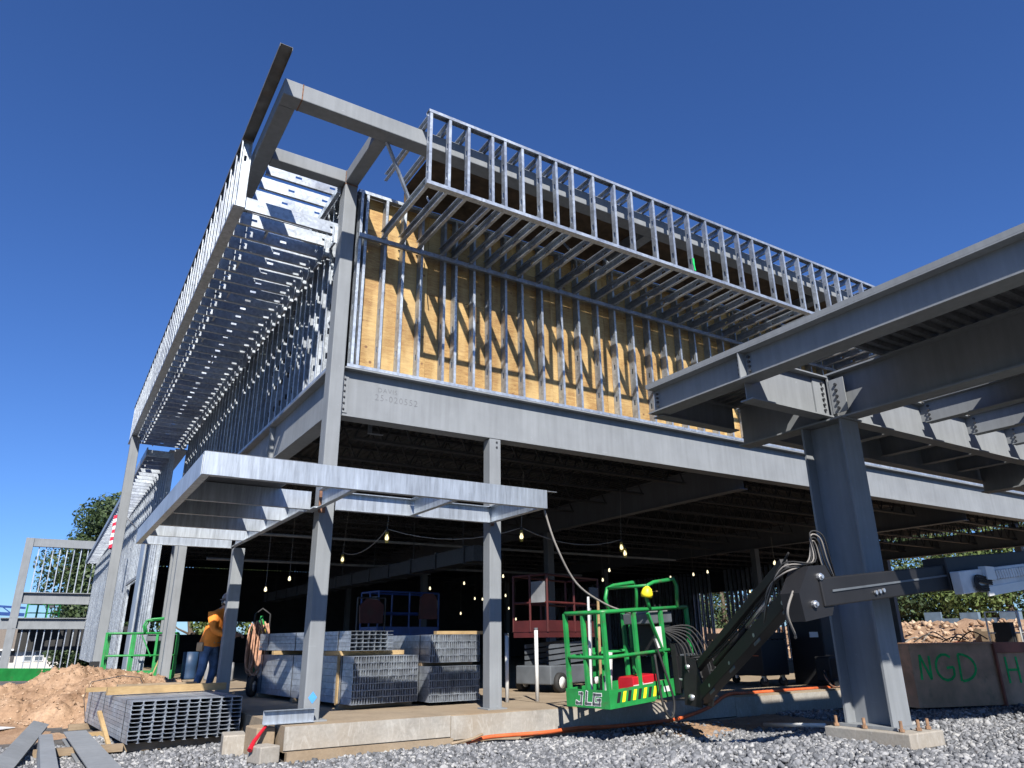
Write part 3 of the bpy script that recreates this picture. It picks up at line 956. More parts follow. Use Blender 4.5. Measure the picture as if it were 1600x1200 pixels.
def deck(x0, x1, y0, y1, z, along='X', pitch=0.152, rib=0.045):
    """trapezoid ribbed sheet, ribs hanging below z"""
    a0, a1 = (y0, y1) if along == 'X' else (x0, x1)
    prof = []
    a = a0
    while a < a1 - 1e-6:
        for da, dz in ((0, 0), (0.022, -rib), (0.075, -rib), (0.097, 0)):
            prof.append((min(a + da, a1), z + dz))
        a += pitch
    prof.append((a1, z))
    mb = MB()
    for (p, zz) in prof:
        if along == 'X': mb.v += [(x0, p, zz), (x1, p, zz)]
        else: mb.v += [(p, y0, zz), (p, y1, zz)]
    for i in range(len(prof) - 1):
        mb.f.append((2 * i, 2 * i + 1, 2 * i + 3, 2 * i + 2))
    return mb


deck(3.66, 5.40, -7.6, -4.78, 4.25).build('roof_deck', M['deck'], pt)
deck(3.66, 5.40, -3.80, -2.32, 4.25, 'Y').build('roof_deck', M['deck'], pt)
deck(5.44, 17, -7.6, -5.05, 4.25).build('roof_deck', M['deck'], pt)
deck(5.44, 17, -3.75, -2.32, 4.25).build('roof_deck', M['deck'], pt)
MB().ibeam((3.86, -7.56, 3.83), (17, -7.56, 3.83), 0.36, 0.2, 0.018, 0.01).build('end_beam', ST, pt)
MB().box(3.66, -4.79, 4.205, 5.40, -4.778, 4.255).build('deck_edge', M['galv'], pt)
MB().box(3.575, -7.6, 4.2015, 3.66, -2.34, 4.26).build('edge_angle', ST, pt)

# ------------------------------------------------------------------ upper floor, roof and inner walls of the building
t = thing('floor_framing', 'dark steel floor deck, bar joists and girders over the ground floor', 'floor frame', (8, 8, 3.9))
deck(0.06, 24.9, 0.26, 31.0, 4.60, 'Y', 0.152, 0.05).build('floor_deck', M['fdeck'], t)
MB().box(-0.03, 0.26, 4.604, 24.9, 31.0, 4.635).build('floor_topping', M['conc'], t)


def bar_joist(L, h=0.60, n=14):
    mb = MB()
    for s in (-0.03, 0.03):
        mb.box(0, s - 0.02, h - 0.045, L, s + 0.02, h)
        mb.box(0.5, s - 0.02, 0, L - 0.5, s + 0.02, 0.04)
    st_ = (L - 1.0) / n
    for i in range(n):
        a = 0.5 + i * st_
        mb.bar((a, 0, 0.02), (a + st_ / 2, 0, h - 0.03), 0.024, 0.024)
        mb.bar((a + st_ / 2, 0, h - 0.03), (a + st_, 0, 0.02), 0.024, 0.024)
    return mb.mesh('bar_joist', M['joist'], center=False)[0]


bj = bar_joist(8.2)
for k in range(16):
    y = 1.25 + 1.3 * k
    for x0 in (0.13, 8.62, 17.1): 
        if x0 > 17 and k > 12: continue
        add('bar_joist', bj, Matrix.Translation((x0 if x0 < 17 else 16.95, y, 3.93)), t)
for xg in (8.47, 16.9, 24.6):
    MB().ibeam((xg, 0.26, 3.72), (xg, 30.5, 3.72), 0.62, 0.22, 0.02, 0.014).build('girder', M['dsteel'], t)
for yg in (8.5, 17.0, 25.5):
    MB().bar((0.1, yg, 3.80), (24.5, yg, 3.80), 0.03, 0.03).build('bridging_rod', M['joist'], t)
k = 0
for xg in (8.47, 16.9):
    for yg in (7.2, 15.2, 23.2):
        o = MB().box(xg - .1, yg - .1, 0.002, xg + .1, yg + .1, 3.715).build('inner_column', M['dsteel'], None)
        tag(o, 'dark square steel column standing deep inside the ground floor', 'column', 'inner columns')
tag(MB().box(24.7, 2.5, 0.002, 24.9, 2.7, 4.5).build('inner_column', M['dsteel'], None), 'dark steel column at the open right end of the building', 'column')
tag(MB().box(24.7, 7.3, 0.002, 24.9, 7.5, 4.5).build('inner_column', M['dsteel'], None), 'second dark steel column behind the one at the open right end', 'column')
rd = MB().box(0.02, 0.20, 7.66, 22.0, 15.2, 7.70).box(-0.17, 0.30, 7.66, 0.0, 15.2, 7.70)
tag(rd.build('upper_roof_deck', M['deck'], None), 'metal roof deck over the upper floor', 'roof deck')
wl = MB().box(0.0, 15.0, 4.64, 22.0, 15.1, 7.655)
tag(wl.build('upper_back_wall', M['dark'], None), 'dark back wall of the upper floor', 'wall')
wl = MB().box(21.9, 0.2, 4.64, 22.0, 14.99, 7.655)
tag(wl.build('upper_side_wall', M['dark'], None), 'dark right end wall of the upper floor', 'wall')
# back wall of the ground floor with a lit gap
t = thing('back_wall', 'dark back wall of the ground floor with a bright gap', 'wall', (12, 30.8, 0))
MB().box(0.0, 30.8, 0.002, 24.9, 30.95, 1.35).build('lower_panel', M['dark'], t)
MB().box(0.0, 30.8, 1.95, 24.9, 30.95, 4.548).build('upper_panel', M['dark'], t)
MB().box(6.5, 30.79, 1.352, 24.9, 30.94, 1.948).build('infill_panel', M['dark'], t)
# right end wall: open studs with daylight between them
t = thing('end_stud_wall', 'open stud wall at the far right end of the building, daylight behind', 'stud wall', (24.6, 14, 0))
sm = stud_mesh(4.0, 0.15, 0.06, holes=False, name='end_stud')
yy = 8.6
while yy < 30:
    if not (15.5 < yy < 16.2 or 11.6 < yy < 12.1):
        add('stud', sm, UPL(24.3, yy, 0.005), t)
        if random.random() < .45: add('stud', sm, UPL(24.42, yy + .09, 0.005), t)
    yy += 0.27
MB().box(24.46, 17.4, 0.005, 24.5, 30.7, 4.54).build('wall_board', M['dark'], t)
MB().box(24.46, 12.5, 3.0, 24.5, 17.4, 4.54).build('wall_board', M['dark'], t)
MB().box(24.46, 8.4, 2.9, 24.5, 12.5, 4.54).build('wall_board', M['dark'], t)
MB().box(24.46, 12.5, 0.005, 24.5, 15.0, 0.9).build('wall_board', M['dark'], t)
# duct and pipes under the floor framing
t = thing('air_duct', 'long sheet metal air duct hung under the floor joists', 'duct', (4.7, 10, 2.5))
MB().box(4.45, 4.2, 2.50, 4.95, 22, 2.82).build('duct_run', M['fdeck'], t)
for k in range(13): MB().box(4.42, 4.6 + k * 1.4, 2.47, 4.98, 4.64 + k * 1.4, 2.85).build('duct_flange', M['fdeck'], t)
for k in range(7): MB().bar((4.46, 4.7 + k * 2.6, 2.83), (4.46, 4.7 + k * 2.6, 4.5), 0.02, 0.004).build('hanger', M['fdeck'], t)
for (a, b, r, lab) in (((0.6, 8, 3.3), (14, 8, 3.3), .035, 'thin dark pipe crossing nearer under the floor deck'), ((0.6, 13, 3.2), (14, 13, 3.2), .04, 'thin dark pipe crossing farther back under the floor deck')):
    tag(MB().tube([a, b], r, 8).build('ceiling_pipe', M['mgrey'], None), lab, 'pipe')
o = MB().bar((0.84, 1.10, 4.02), (0.84, 1.10, 4.28), .07, .012, (0, 1, 0)).bar((0.81, 1.10, 4.02), (1.06, 1.10, 4.02), .06, .012).build('bracket', M['galv'], None)
tag(o, 'small bright angle bracket hanging just below the front beam', 'bracket')

# ------------------------------------------------------------------ far part of the left facade
t = thing('far_facade', 'long pale galvanised stud facade receding beyond the tall post', 'facade', (-0.6, 14.6, 0))
y = 14.6
k = 0
while y < 51:
    w = 1.2
    z0 = 0.0
    if 18.5 < y < 22.0: z0 = 3.05
    if 32.0 < y < 36.0: z0 = 2.8
    MB().box(-0.47 - 0.004 * (k % 2), y, max(z0, -0.3), -0.44, y + w - 0.01, 6.35).build('wall_panel', M['galvc'], t)
    y += w
    k += 1
sm = stud_mesh(6.3, 0.12, holes=False, name='facade_stud')
sm2 = stud_mesh(3.25, 0.12, holes=False, name='facade_stud_short')
y = 14.62
while y < 51:
    if 18.5 < y < 22.0 or 32.0 < y < 36.0: add('stud', sm2, UPL(-0.60, y, 3.08), t)
    else: add('stud', sm, UPL(-0.60, y, 0.03), t)
    y += 0.6
om = stud_mesh(0.75, 0.2, 0.06, holes=False, name='outlooker')
y = 14.7
while y < 51:
    add('outlooker', om, ALX(-1.22, y, 6.36), t)
    y += 0.62
MB().box(-1.26, 14.6, 6.36, -1.225, 51.2, 6.60).build('outer_track', M['galv'], t)
MB().box(-0.62, 14.6, 6.57, -0.45, 51.2, 6.61).build('top_track', M['galv'], t)
MB().box(-0.66, 17.2, 0.0, -0.605, 18.45, 4.6).build('corner_cladding', M['galvc'], t)
MB().box(-0.66, 18.46, 3.0, -0.605, 22.2, 3.10).build('header', M['steel'], t)
MB().box(-0.46, 14.6, 6.62, -0.10, 51, 6.66).build('parapet_cap', M['galv'], t)
MB().box(-0.15, 14.55, -0.3, -0.05, 14.65, 6.6).build('return_post', M['steel'], t)
add('panel_lettering', text_mesh('SOUTHWEST', 0.62, M['letterk']), basis((0, -1, 0), (0, 0, 1), (-1, 0, 0), (-0.665, 31.2, 3.8)), t) if False else None
wd = MB().box(-0.32, 12.55, 0.0, -0.20, 12.68, 4.4)
tag(wd.build('narrow_upright', M['steel'], None), 'pale narrow steel upright behind the sunlit steel post', 'post')

# flag hanging off the facade
t = thing('flag', 'striped red and white flag hanging beside the tall post', 'flag', (-1.0, 22.6, 4))
for k in range(9):
    a0, a1 = k / 9, (k + 1) / 9
    mb = MB()
    for s in range(2):
        a = a0 if s == 0 else a1
        for q in range(5):
            u = q / 4
            mb.v.append((-1.32 + 0.10 * math.sin(u * 6 + a * 2), 22.3 + 0.55 * u + 0.12 * a, 5.75 - 1.30 * a - 0.10 * u))
    for q in range(4): mb.f.append((q, q + 1, q + 6, q + 5))
    o = mb.build('stripe', M['flagr'] if k % 2 == 0 else M['letterw'], t)
    s_ = o.modifiers.new('solid', 'SOLIDIFY'); s_.thickness = 0.004
MB().tube([(-0.62, 22.3, 5.2), (-1.36, 22.25, 5.95)], 0.02, 8).build('staff', M['steelbright'], t)

# steel frame standing out from the far end of the facade
t = thing('end_frame', 'grey steel portal frame with thin studs at the far left end', 'frame', (-2.8, 50, -1.5))
ST = M['steel']
MB().box(-5.02, 49.9, -1.6, -4.55, 50.4, 7.85).build('post', ST, t)
MB().box(-4.54, 49.95, 7.30, -0.62, 50.35, 7.84).build('top_beam', ST, t)
MB().ibeam((-4.54, 50.1, 3.55), (-0.62, 50.1, 3.55), 0.75, 0.4, 0.05, 0.03).build('mid_beam', ST, t)
MB().ibeam((-5.5, 50.1, 1.95), (-0.62, 50.1, 1.95), 0.72, 0.4, 0.05, 0.03).build('mid_beam', ST, t)
for k in range(9):
    x = -4.2 + k * 0.42
    MB().box(x, 50.1, 4.31, x + .06, 50.2, 7.29).build('stud', M['galv'], t)
    MB().box(x, 50.1, -1.5, x + .06, 50.2, 1.94).build('stud', M['galv'], t)
sf = MB().box(-4.5, 54, 0.6, 3, 54.1, 2.2)  # flat panel added in place of a dark roof and trees beyond
tag(sf.build('dark_backdrop', M['silt'], None), 'dark screen panel added behind the end frame', 'backdrop')

# ------------------------------------------------------------------ house beyond the site
t = thing('house', 'cream sided house with brown shingle roof beyond the site', 'house', (-6, 130, -5.4))
MB().box(-40, 130, -5.5, 12, 142, 0.55).build('wall', M['siding'], t)
mb = MB()
mb.v += [(-40.8, 129.2, 0.5), (12.8, 129.2, 0.5), (12.8, 142.8, 0.5), (-40.8, 142.8, 0.5), (-38, 136, 4.0), (10, 136, 4.0)]
mb.f += [(0, 1, 5, 4), (1, 2, 5), (2, 3, 4, 5), (3, 0, 4), (3, 2, 1, 0)]
mb.build('roof', M['roof'], t)
MB().box(-40.8, 129.14, 0.25, 12.8, 129.22, 0.52).build('gutter', M['white'], t)
for wx in (-15.5, -9.3, -7.9, -4.9, -3.4, 0.3, 4.6, 6.1):
    f = MB().box(wx, 129.9, -1.35, wx + 1.25, 129.99, 0.2).build('window', M['white'], t)
    MB().box(wx + .12, 129.88, -0.52, wx + 1.13, 129.895, 0.08).build('pane', M['glass'], f)
    MB().box(wx + .12, 129.88, -1.22, wx + 1.13, 129.895, -0.62).build('pane', M['glass'], f)
for wx in (-6.5, -0.35, 1.7): MB().box(wx, 129.92, -1.4, wx + .5, 129.98, 0.22).build('shutter', M['shutter'], t)


# ------------------------------------------------------------------ trees
def leaves(n, blobs, size, material, name):
    """leaf quads spread through overlapping lobes; blobs: (x,y,z,rx,ry,rz,weight)"""
    B = np.array(blobs)
    w = B[:, 6] / B[:, 6].sum()
    idx = rng.choice(len(B), n, p=w)
    d = rng.normal(size=(n, 3)); d /= np.linalg.norm(d, axis=1)[:, None]
    r = rng.uniform(0.35, 1.05, n) ** 0.6
    P = B[idx, :3] + d * r[:, None] * B[idx, 3:6]
    nrm = d + rng.normal(0, .6, (n, 3)); nrm /= np.linalg.norm(nrm, axis=1)[:, None]
    a = np.cross(nrm, rng.normal(size=(n, 3))); a /= np.linalg.norm(a, axis=1)[:, None]
    b = np.cross(nrm, a)
    s = size * rng.uniform(.6, 1.4, n)[:, None]
    V = np.stack([P - a * s, P - b * s * .6, P + a * s, P + b * s * .6], 1).reshape(-1, 3)
    return big_mesh(name, V, np.arange(n * 4), 4, material)


def tree(label, x, y, z0, h, r, material, n, size, group, lobes=26, seed=0, trunk_r=0.25, low=0.22):
    rr = random.Random(seed)
    t = thing('tree', label, 'tree', (x, y, z0), group=group)
    tp = [(x, y, z0)]
    for k in range(1, 6): tp.append((x + rr.uniform(-.15, .15) * k * .5, y + rr.uniform(-.15, .15) * k * .5, z0 + h * .15 * k))
    mb = MB().tube(tp, trunk_r, 9, r1=trunk_r * .35)
    bl = []
    for k in range(lobes):
        an = rr.uniform(0, 2 * math.pi)
        f = rr.uniform(low, 0.97)
        rad = r * (1 - abs(f - 0.55) * (1.25 if low > .1 else .8)) * rr.uniform(.35, .95)
        c = (x + math.cos(an) * rad, y + math.sin(an) * rad, z0 + h * f)
        q = r * rr.uniform(.22, .42)
        bl.append((*c, q, q, q * .8, q ** 2))
        b0 = Vector(tp[min(5, int(f * 6))])
        mb.tube([b0, (b0 + Vector(c)) / 2 + Vector((0, 0, -.2)), c], trunk_r * .3, 5, r1=.02)
    mb.build('trunk', M['bark'], t, True)
    add('crown', leaves(n, bl, size, material, 'crown'), EYE, t)
    return t


tree('large dark green tree rising behind the far facade and end frame', 1.5, 66, -5.3, 18.6, 6.0, M['leafd'], 32000, 0.17, 'trees behind the site', 60, 3, 0.4)
k = 0
for (x, y, h, r, sd) in ((44, 12, 6.5, 4.0, 5), (44, 19, 7, 4.2, 6), (46, 27, 8, 4.5, 7), (43, 5, 6.5, 4.0, 8), (42, -2, 6, 3.8, 9), (52, 9, 11, 6, 13), (54, 21, 12, 6.5, 14), (51, -1, 10, 5.5, 15), (44, 33.5, 8, 4.8, 16), (46, 39.5, 8, 5, 17)):
    tree('dense green tree seen through the building beyond its open end', x, y, 0.9, h, r, M['leafd'] if k % 3 else M['leafl'], 10000, 0.12, 'trees beyond the open end', 34, sd, low=0.02)
    k += 1
for (x, y, sd) in ((4.5, 39, 21), (9, 41, 22)):
    tree('green tree seen through the gap in the back wall', x, y, -0.4, 6, 3, M['leafl'], 4000, 0.13, 'trees behind the back wall', 16, sd)
# rubble and sheeting on the bank beyond the open end
for k, (x, y, sx, sy, s_z, mm, lab) in enumerate(((31, 4.0, 1.6, 2.6, 2.0, 'lumber', 'pale timber pile on the bank beyond the open end'),
                                               (34.5, 9.6, .2, 4.5, 2.2, 'blanket', 'pale blue sheeting fence beyond the open end'),
                                               (29.5, 6.0, 1.2, 1.6, 1.3, 'lumberd', 'low grey timber stack beyond the open end'))):
    t = thing('material_pile' if k != 1 else 'sheeting_fence', lab, 'pile' if k != 1 else 'fence', (x, y, -.3))
    for q in range(5): MB().box(x - sx / 2 + random.uniform(-.1, .1), y - sy / 2 + q * sy / 5, -0.35, x + sx / 2, y - sy / 2 + (q + .92) * sy / 5, -0.35 + s_z * random.uniform(.8, 1.0) + .25).build('board' if k != 1 else 'sheet', M[mm], t)
rb = gravel_pts(1800, 27, 38, -2, 20, .25)
rb[:, 2] += .1 + 1.55 * np.clip((rb[:, 0] - 26.5) / 7.0, 0, 1)
tag(add('rubble', stones('rubble', rb, rng.uniform(.05, .18, len(rb)), M['clod'])), 'scattered rubble on the bank beyond the open end', 'rubble', kind='stuff')

# ------------------------------------------------------------------ dirt pile
nn = 190
xs = np.linspace(-6.5, 0.2, nn); ys = np.linspace(3.9, 11.8, nn)
X, Y = np.meshgrid(xs, ys)
def lump(cx, cy, rx, ry, h): return h * np.clip(1 - np.sqrt(((X - cx) / rx) ** 2 + ((Y - cy) / ry) ** 2), 0, 1) ** 0.9
Z = np.maximum.reduce([lump(-2.05, 8.1, 2.1, 3.2, 1.02), lump(-3.1, 7.6, 2.2, 2.6, 0.55), lump(-1.35, 7.6, 1.6, 2.4, 0.70), lump(-2.0, 7.2, 1.3, 2.0, .85), lump(-4.6, 7.0, 2.0, 2.2, .22)])
for sc_, am in ((1.3, .10), (3.1, .075), (7, .05), (15, .03), (24, .018)):
    ph = rng.uniform(0, 6, 4)
    Z = Z + (Z > 0.01) * am * (np.sin(X * sc_ + ph[0] + 1.3 * np.sin(Y * sc_ * .7 + ph[1])) * np.cos(Y * sc_ * .9 + ph[2] + np.sin(X * sc_ * .8 + ph[3])))
def vnoise(res, amp):
    g_ = rng.normal(0, 1, (res + 1, res + 1))
    u_ = np.linspace(0, res - 1e-6, nn); i0 = u_.astype(int); fr = u_ - i0; fr = fr * fr * (3 - 2 * fr)
    r0 = g_[i0][:, i0] * (1 - fr)[None] + g_[i0][:, i0 + 1] * fr[None]
    r1 = g_[i0 + 1][:, i0] * (1 - fr)[None] + g_[i0 + 1][:, i0 + 1] * fr[None]
    return amp * (r0 * (1 - fr)[:, None] + r1 * fr[:, None])
msk = np.clip(Z / 0.25, 0, 1)
Z = Z + msk * (vnoise(9, .05) + vnoise(26, .025) + vnoise(60, .022) + vnoise(120, .020))
PZ = Z.copy()
v = np.stack([X, Y, Z - 0.40], -1).reshape(-1, 3)
i_, j_ = np.meshgrid(np.arange(nn - 1), np.arange(nn - 1))
a = (j_ * nn + i_).ravel()
f = np.stack([a, a + 1, a + nn + 1, a + nn], -1).ravel()
t = thing('dirt_pile', 'heap of orange brown dirt at the left behind the stud bundle', 'dirt pile', (-2.25, 8.1, -0.4))
add('heap', big_mesh('heap', v, f, 4, M['earth'], False), EYE, t)
n = 11000
ci = rng.integers(8, nn - 8, n); cj = rng.integers(4, nn - 8, n)
ok = PZ[cj, ci] > 0.05
cp = np.stack([xs[ci], ys[cj], PZ[cj, ci] - 0.40], -1)[ok] + rng.normal(0, .02, (ok.sum(), 3)) * [1, 1, .3]
cs = rng.uniform(.005, .017, len(cp)) * (1 + 1.8 * (rng.uniform(0, 1, len(cp)) > .93))
tag(add('clods', stones('clods', cp, cs, M['clod'], .8), EYE, t), kind='stuff')


# ------------------------------------------------------------------ bundles of studs
def bundle(name, label, loc, rz, cols, rows, L, cw, ch, wall=0.006, group='stud bundles', straps=True, material=None, turned=False):
    """open-ended studs stacked, ends facing -Y; each stud its own part"""
    t = thing(name, label, 'stud bundle', loc, rz, group)
    Mw = WM[t.name]
    mb = MB()
    w, h = cw - 0.004, ch - 0.004
    if turned:   # web at one side, flanges top and bottom
        mb.box(0, 0, 0, wall, L, h).box(wall, 0, 0, w, L, wall).box(wall, 0, h - wall, w, L, h)
    else:        # web on top, flanges at the sides
        mb.box(0, 0, h - wall, w, L, h).box(0, 0, 0, wall, L, h - wall).box(w - wall, 0, 0, w, L, h - wall)
        mb.box(wall, 0, 0, wall + .012, L, wall).box(w - wall - .012, 0, 0, w - wall, L, wall)
    me, _ = mb.mesh('stud', material or M['galv'], center=False)
    for i in range(cols):
        for j in range(rows):
            add('stud', me, Mw @ Matrix.Translation((i * cw, random.uniform(-.012, .012), j * ch)), t)
    if straps:
        for yy in (0.35, L * .55, L - .4):
            s = MB().box(-.004, yy, -.004, cols * cw, yy + .02, -.001).box(-.004, yy, rows * ch, cols * cw, yy + .02, rows * ch + .003)
            s.box(-.006, yy, 0, -.002, yy + .02, rows * ch).box(cols * cw, yy, 0, cols * cw + .003, yy + .02, rows * ch)
            s.build('strap', M['bolt'], t, M=Mw)
    return t, Mw


BZ = R(2.0)
bt, BM = bundle('stud_bundle', 'strapped bundle of galvanised studs lying on the gravel, open ends forward', (-1.93, 1.50, -0.26), R(4.5), 10, 10, 3.7, 0.137, 0.049)
for yy in (0.15, 1.9, 3.3):
    o = MB().box(-.25, yy, -.10, 1.45, yy + .09, -.006).build('support_timber', M['lumberd'], None, M=BM)
    tag(o, ('timber sleeper under the near end of the gravel stud bundle', 'timber sleeper under the middle of the gravel stud bundle', 'timber sleeper under the far end of the gravel stud bundle')[(0.15, 1.9, 3.3).index(yy)], 'timber')
o = MB().box(-.02, 1.35, .50, 1.62, 1.44, .60).build('timber', M['lumber'], None, M=BM @ Matrix.Rotation(R(3), 4, 'Z'))
tag(o, 'yellow pine timber lying across the top of the gravel stud bundle', 'timber')
o = MB().box(-.35, 2.35, .50, 1.0, 2.46, .56).build('timber', M['lumber'], None, M=BM @ Matrix.Rotation(R(-3), 4, 'Z'))
tag(o, 'second pine timber behind, lying on the gravel stud bundle', 'timber')
o = MB().box(0.3, 3.0, .50, 1.5, 3.12, .56).build('timber', M['lumberd'], None, M=BM)
tag(o, 'grey weathered timber on the far end of the gravel stud bundle', 'timber')
o = MB().bar((-.10, .45, -.08), (-.22, .9, .33), .05, .03).build('timber_stake', M['lumber'], None, M=BM)
tag(o, 'short pine stake leaning against the side of the stud bundle', 'timber')
o = MB().tube([(-.1, 2.9, .1), (-.16, 2.95, .4), (-.1, 2.9, .62), (.3, 2.8, .70), (.55, 2.7, .67), (.6, 2.7, .58)], .006, 6).build('loose_strap', M['bolt'], None, M=BM)
tag(o, 'loose black strap curling off the gravel stud bundle', 'strap')

it, IM = bundle('stud_bundle', 'large bundle of studs on edge just inside, left of the front post', (0.80, 1.10, 0.07), R(6), 26, 7, 4.0, 0.041, 0.092, .004)
for kk, yy in enumerate((.3, 2.0, 3.6)):
    o = MB().box(-.05, yy, -.068, 1.15, yy + .09, -.005).build('support_timber', M['lumberd'], None, M=IM)
    tag(o, ('timber under the near end of the large inner stud bundle', 'timber under the middle of the large inner stud bundle', 'timber under the far end of the large inner stud bundle')[kk], 'timber')
o = MB().box(-.03, .42, -.02, -.008, .48, .66).build('upright_batten', M['lumber'], None, M=IM)
tag(o, 'pine batten standing against the side of the large inner bundle', 'timber')
o = MB().box(-.2, .5, .648, 1.1, .59, .71).build('timber', M['lumber'], None, M=IM)
tag(o, 'pine timber separating the two inner stud bundles', 'timber')
o = MB().box(-.2, 2.6, .648, 1.1, 2.69, .71).build('timber', M['lumber'], None, M=IM)
tag(o, 'second pine timber separating the two inner stud bundles farther back', 'timber')
b2, _ = bundle('stud_bundle', 'small pile of studs resting on top of the large inner bundle', IM @ Vector((.05, .25, .714)), R(9), 7, 5, 3.3, 0.105, 0.056, .004, turned=True)
b3, M3 = bundle('stud_bundle', 'dark bundle of studs inside beside the front post, upper tier carries a plank', (1.98, 1.05, 0.05), R(1), 24, 5, 3.4, 0.036, 0.10, .004)
b4, M4 = bundle('stud_bundle', 'dark upper bundle of studs stacked beside the front post', (1.98, 1.05, 0.60), R(1), 24, 4, 3.4, 0.036, 0.10, .004)
tag(MB().box(0, .3, -.048, .9, .39, -.005).build('timber', M['lumberd'], None, M=M4), 'timber between the two dark stud bundles', 'timber')
tag(MB().box(0.1, .0, .402, 1.0, .1, .45).build('timber', M['lumber'], None, M=M4), 'pine plank lying on the dark upper stud bundle', 'timber')

# channel offcut at the foot of the corner column
o = MB().channel((-0.70, -0.10, 0.012), (-0.10, -0.10, 0.012), 0.15, 0.06, 0.006).build('channel_offcut', M['galvc'], None)
tag(o, 'short galvanised channel offcut lying at the foot of the corner column', 'channel')
o = MB().tube([(-0.66, -.12, 0.0), (-.80, -.22, -.14), (-.86, -.3, -.22)], .018, 8, r1=.03).build('red_strap', M['redtool'], None)
tag(o, 'short red lifting strap hanging below the channel offcut', 'strap')

# steel sections and scrap at the lower left
o = MB().ibeam((-2.28, -1.2, -0.33), (-2.42, 3.3, -0.33), .10, .28, .012, .012).build('steel_section', M['steel'], None)
tag(o, 'long grey steel section lying on the gravel at the lower left', 'steel section')
o = MB().channel((-3.35, -.6, -0.30), (-2.95, 3.4, -0.12), .05, .20, .012, upv=(.3, 0, 1)).build('steel_section', M['steel'], None)
tag(o, 'grey steel plate section tilted up at the lower left corner', 'steel section')
o = MB().channel((-2.85, -1.2, -0.30), (-2.86, 2.1, -0.30), .16, .14, .012).build('steel_section', M['steel'], None)
tag(o, 'short steel channel lying between the two longer steel sections', 'steel section')
o = MB().box(-2.9, 1.55, -.34, -1.95, 1.68, -.26).build('timber', M['lumberd'], None)
tag(o, 'weathered timber on the gravel left of the stud bundle', 'timber')
o = MB().box(-2.35, 3.35, -.34, -1.95, 3.47, -.27).build('timber', M['lumber'], None)
tag(o, 'short timber block at the far end of the long steel section', 'timber')
o = MB().bar((-3.3, 5.2, -.28), (-4.6, 4.2, -.30), .5, .01).build('white_sheet', M['white'], None)
tag(o, 'white sheet lying on the dirt at the left edge', 'sheet')

# white pipe stubs
for (x, y, h, lab) in ((3.27, 0.95, 0.98, 'thin white pipe standing by the front post, left of two'), (3.72, 0.78, 1.06, 'thin white pipe standing right of its neighbour')):
    t = thing('pipe_stub', lab, 'pipe', (x, y, 0), group='white pipe stubs')
    MB().tube([(x, y, .002), (x, y, h)], .03, 12).build('pipe', M['white'], t, True)
    MB().tube([(x, y, h + .001), (x, y, h + .03)], .034, 12).build('cap', M['grey'], t, True)
# lumber/scrap near P3 and worker
o = MB().tube([(1.55, -.52, -.31), (1.80, -.62, -.26), (1.95, -.60, -.22)], .018, 7).build('stick', M['lumberd'], None)
tag(o, 'bent grey stick lying on the gravel before the curb', 'stick')

# orange hose
def hose(pts, r, n=8, sub=6):
    P = [Vector(p) for p in pts]
    out = []
    for i in range(len(P) - 1):
        p0, p1, p2, p3 = P[max(i - 1, 0)], P[i], P[i + 1], P[min(i + 2, len(P) - 1)]
        for k in range(sub):
            u = k / sub
            out.append(0.5 * ((2 * p1) + (-p0 + p2) * u + (2 * p0 - 5 * p1 + 4 * p2 - p3) * u * u + (-p0 + 3 * p1 - 3 * p2 + p3) * u ** 3))
    out.append(P[-1])
    return MB().tube(out, r, n)


mb = hose([(1.75, -.55, -.31), (2.1, -.52, -.27), (2.9, -.56, -.27), (3.5, -.50, -.26), (4.1, -.56, -.27), (4.9, -.60, -.26), (5.5, -.52, -.24), (6.2, -.42, -.14), (6.75, -.33, .02), (7.4, -.24, .018), (8.8, -.18, .018), (11, -.15, .018)], .026)
tag(mb.build('orange_hose', M['orangehose'], None, True), 'thick orange hose running along the curb and up onto the slab', 'hose')
mb = hose([(2.6, -.50, -.30), (3.2, -.47, -.29), (3.9, -.49, -.29), (4.6, -.47, -.28)], .018)
tag(mb.build('orange_hose', M['orangehose'], None, True), 'thinner second orange hose beside the curb', 'hose')
mb = MB().tube([(5.15, -2.25, -.19), (5.05, -3.1, -.12)], .028, 10)
mb = MB().tube([(5.9, -1.75, -.26), (5.15, -3.3, -.10)], .025, 10)
tag(mb.build('white_conduit', M['white'], None, True), 'white conduit pipe lying from the earth strip to the concrete pier', 'pipe')

# ------------------------------------------------------------------ boom lift
def rail(pts, r=0.02, n=8): return MB().tube(pts, r, n)


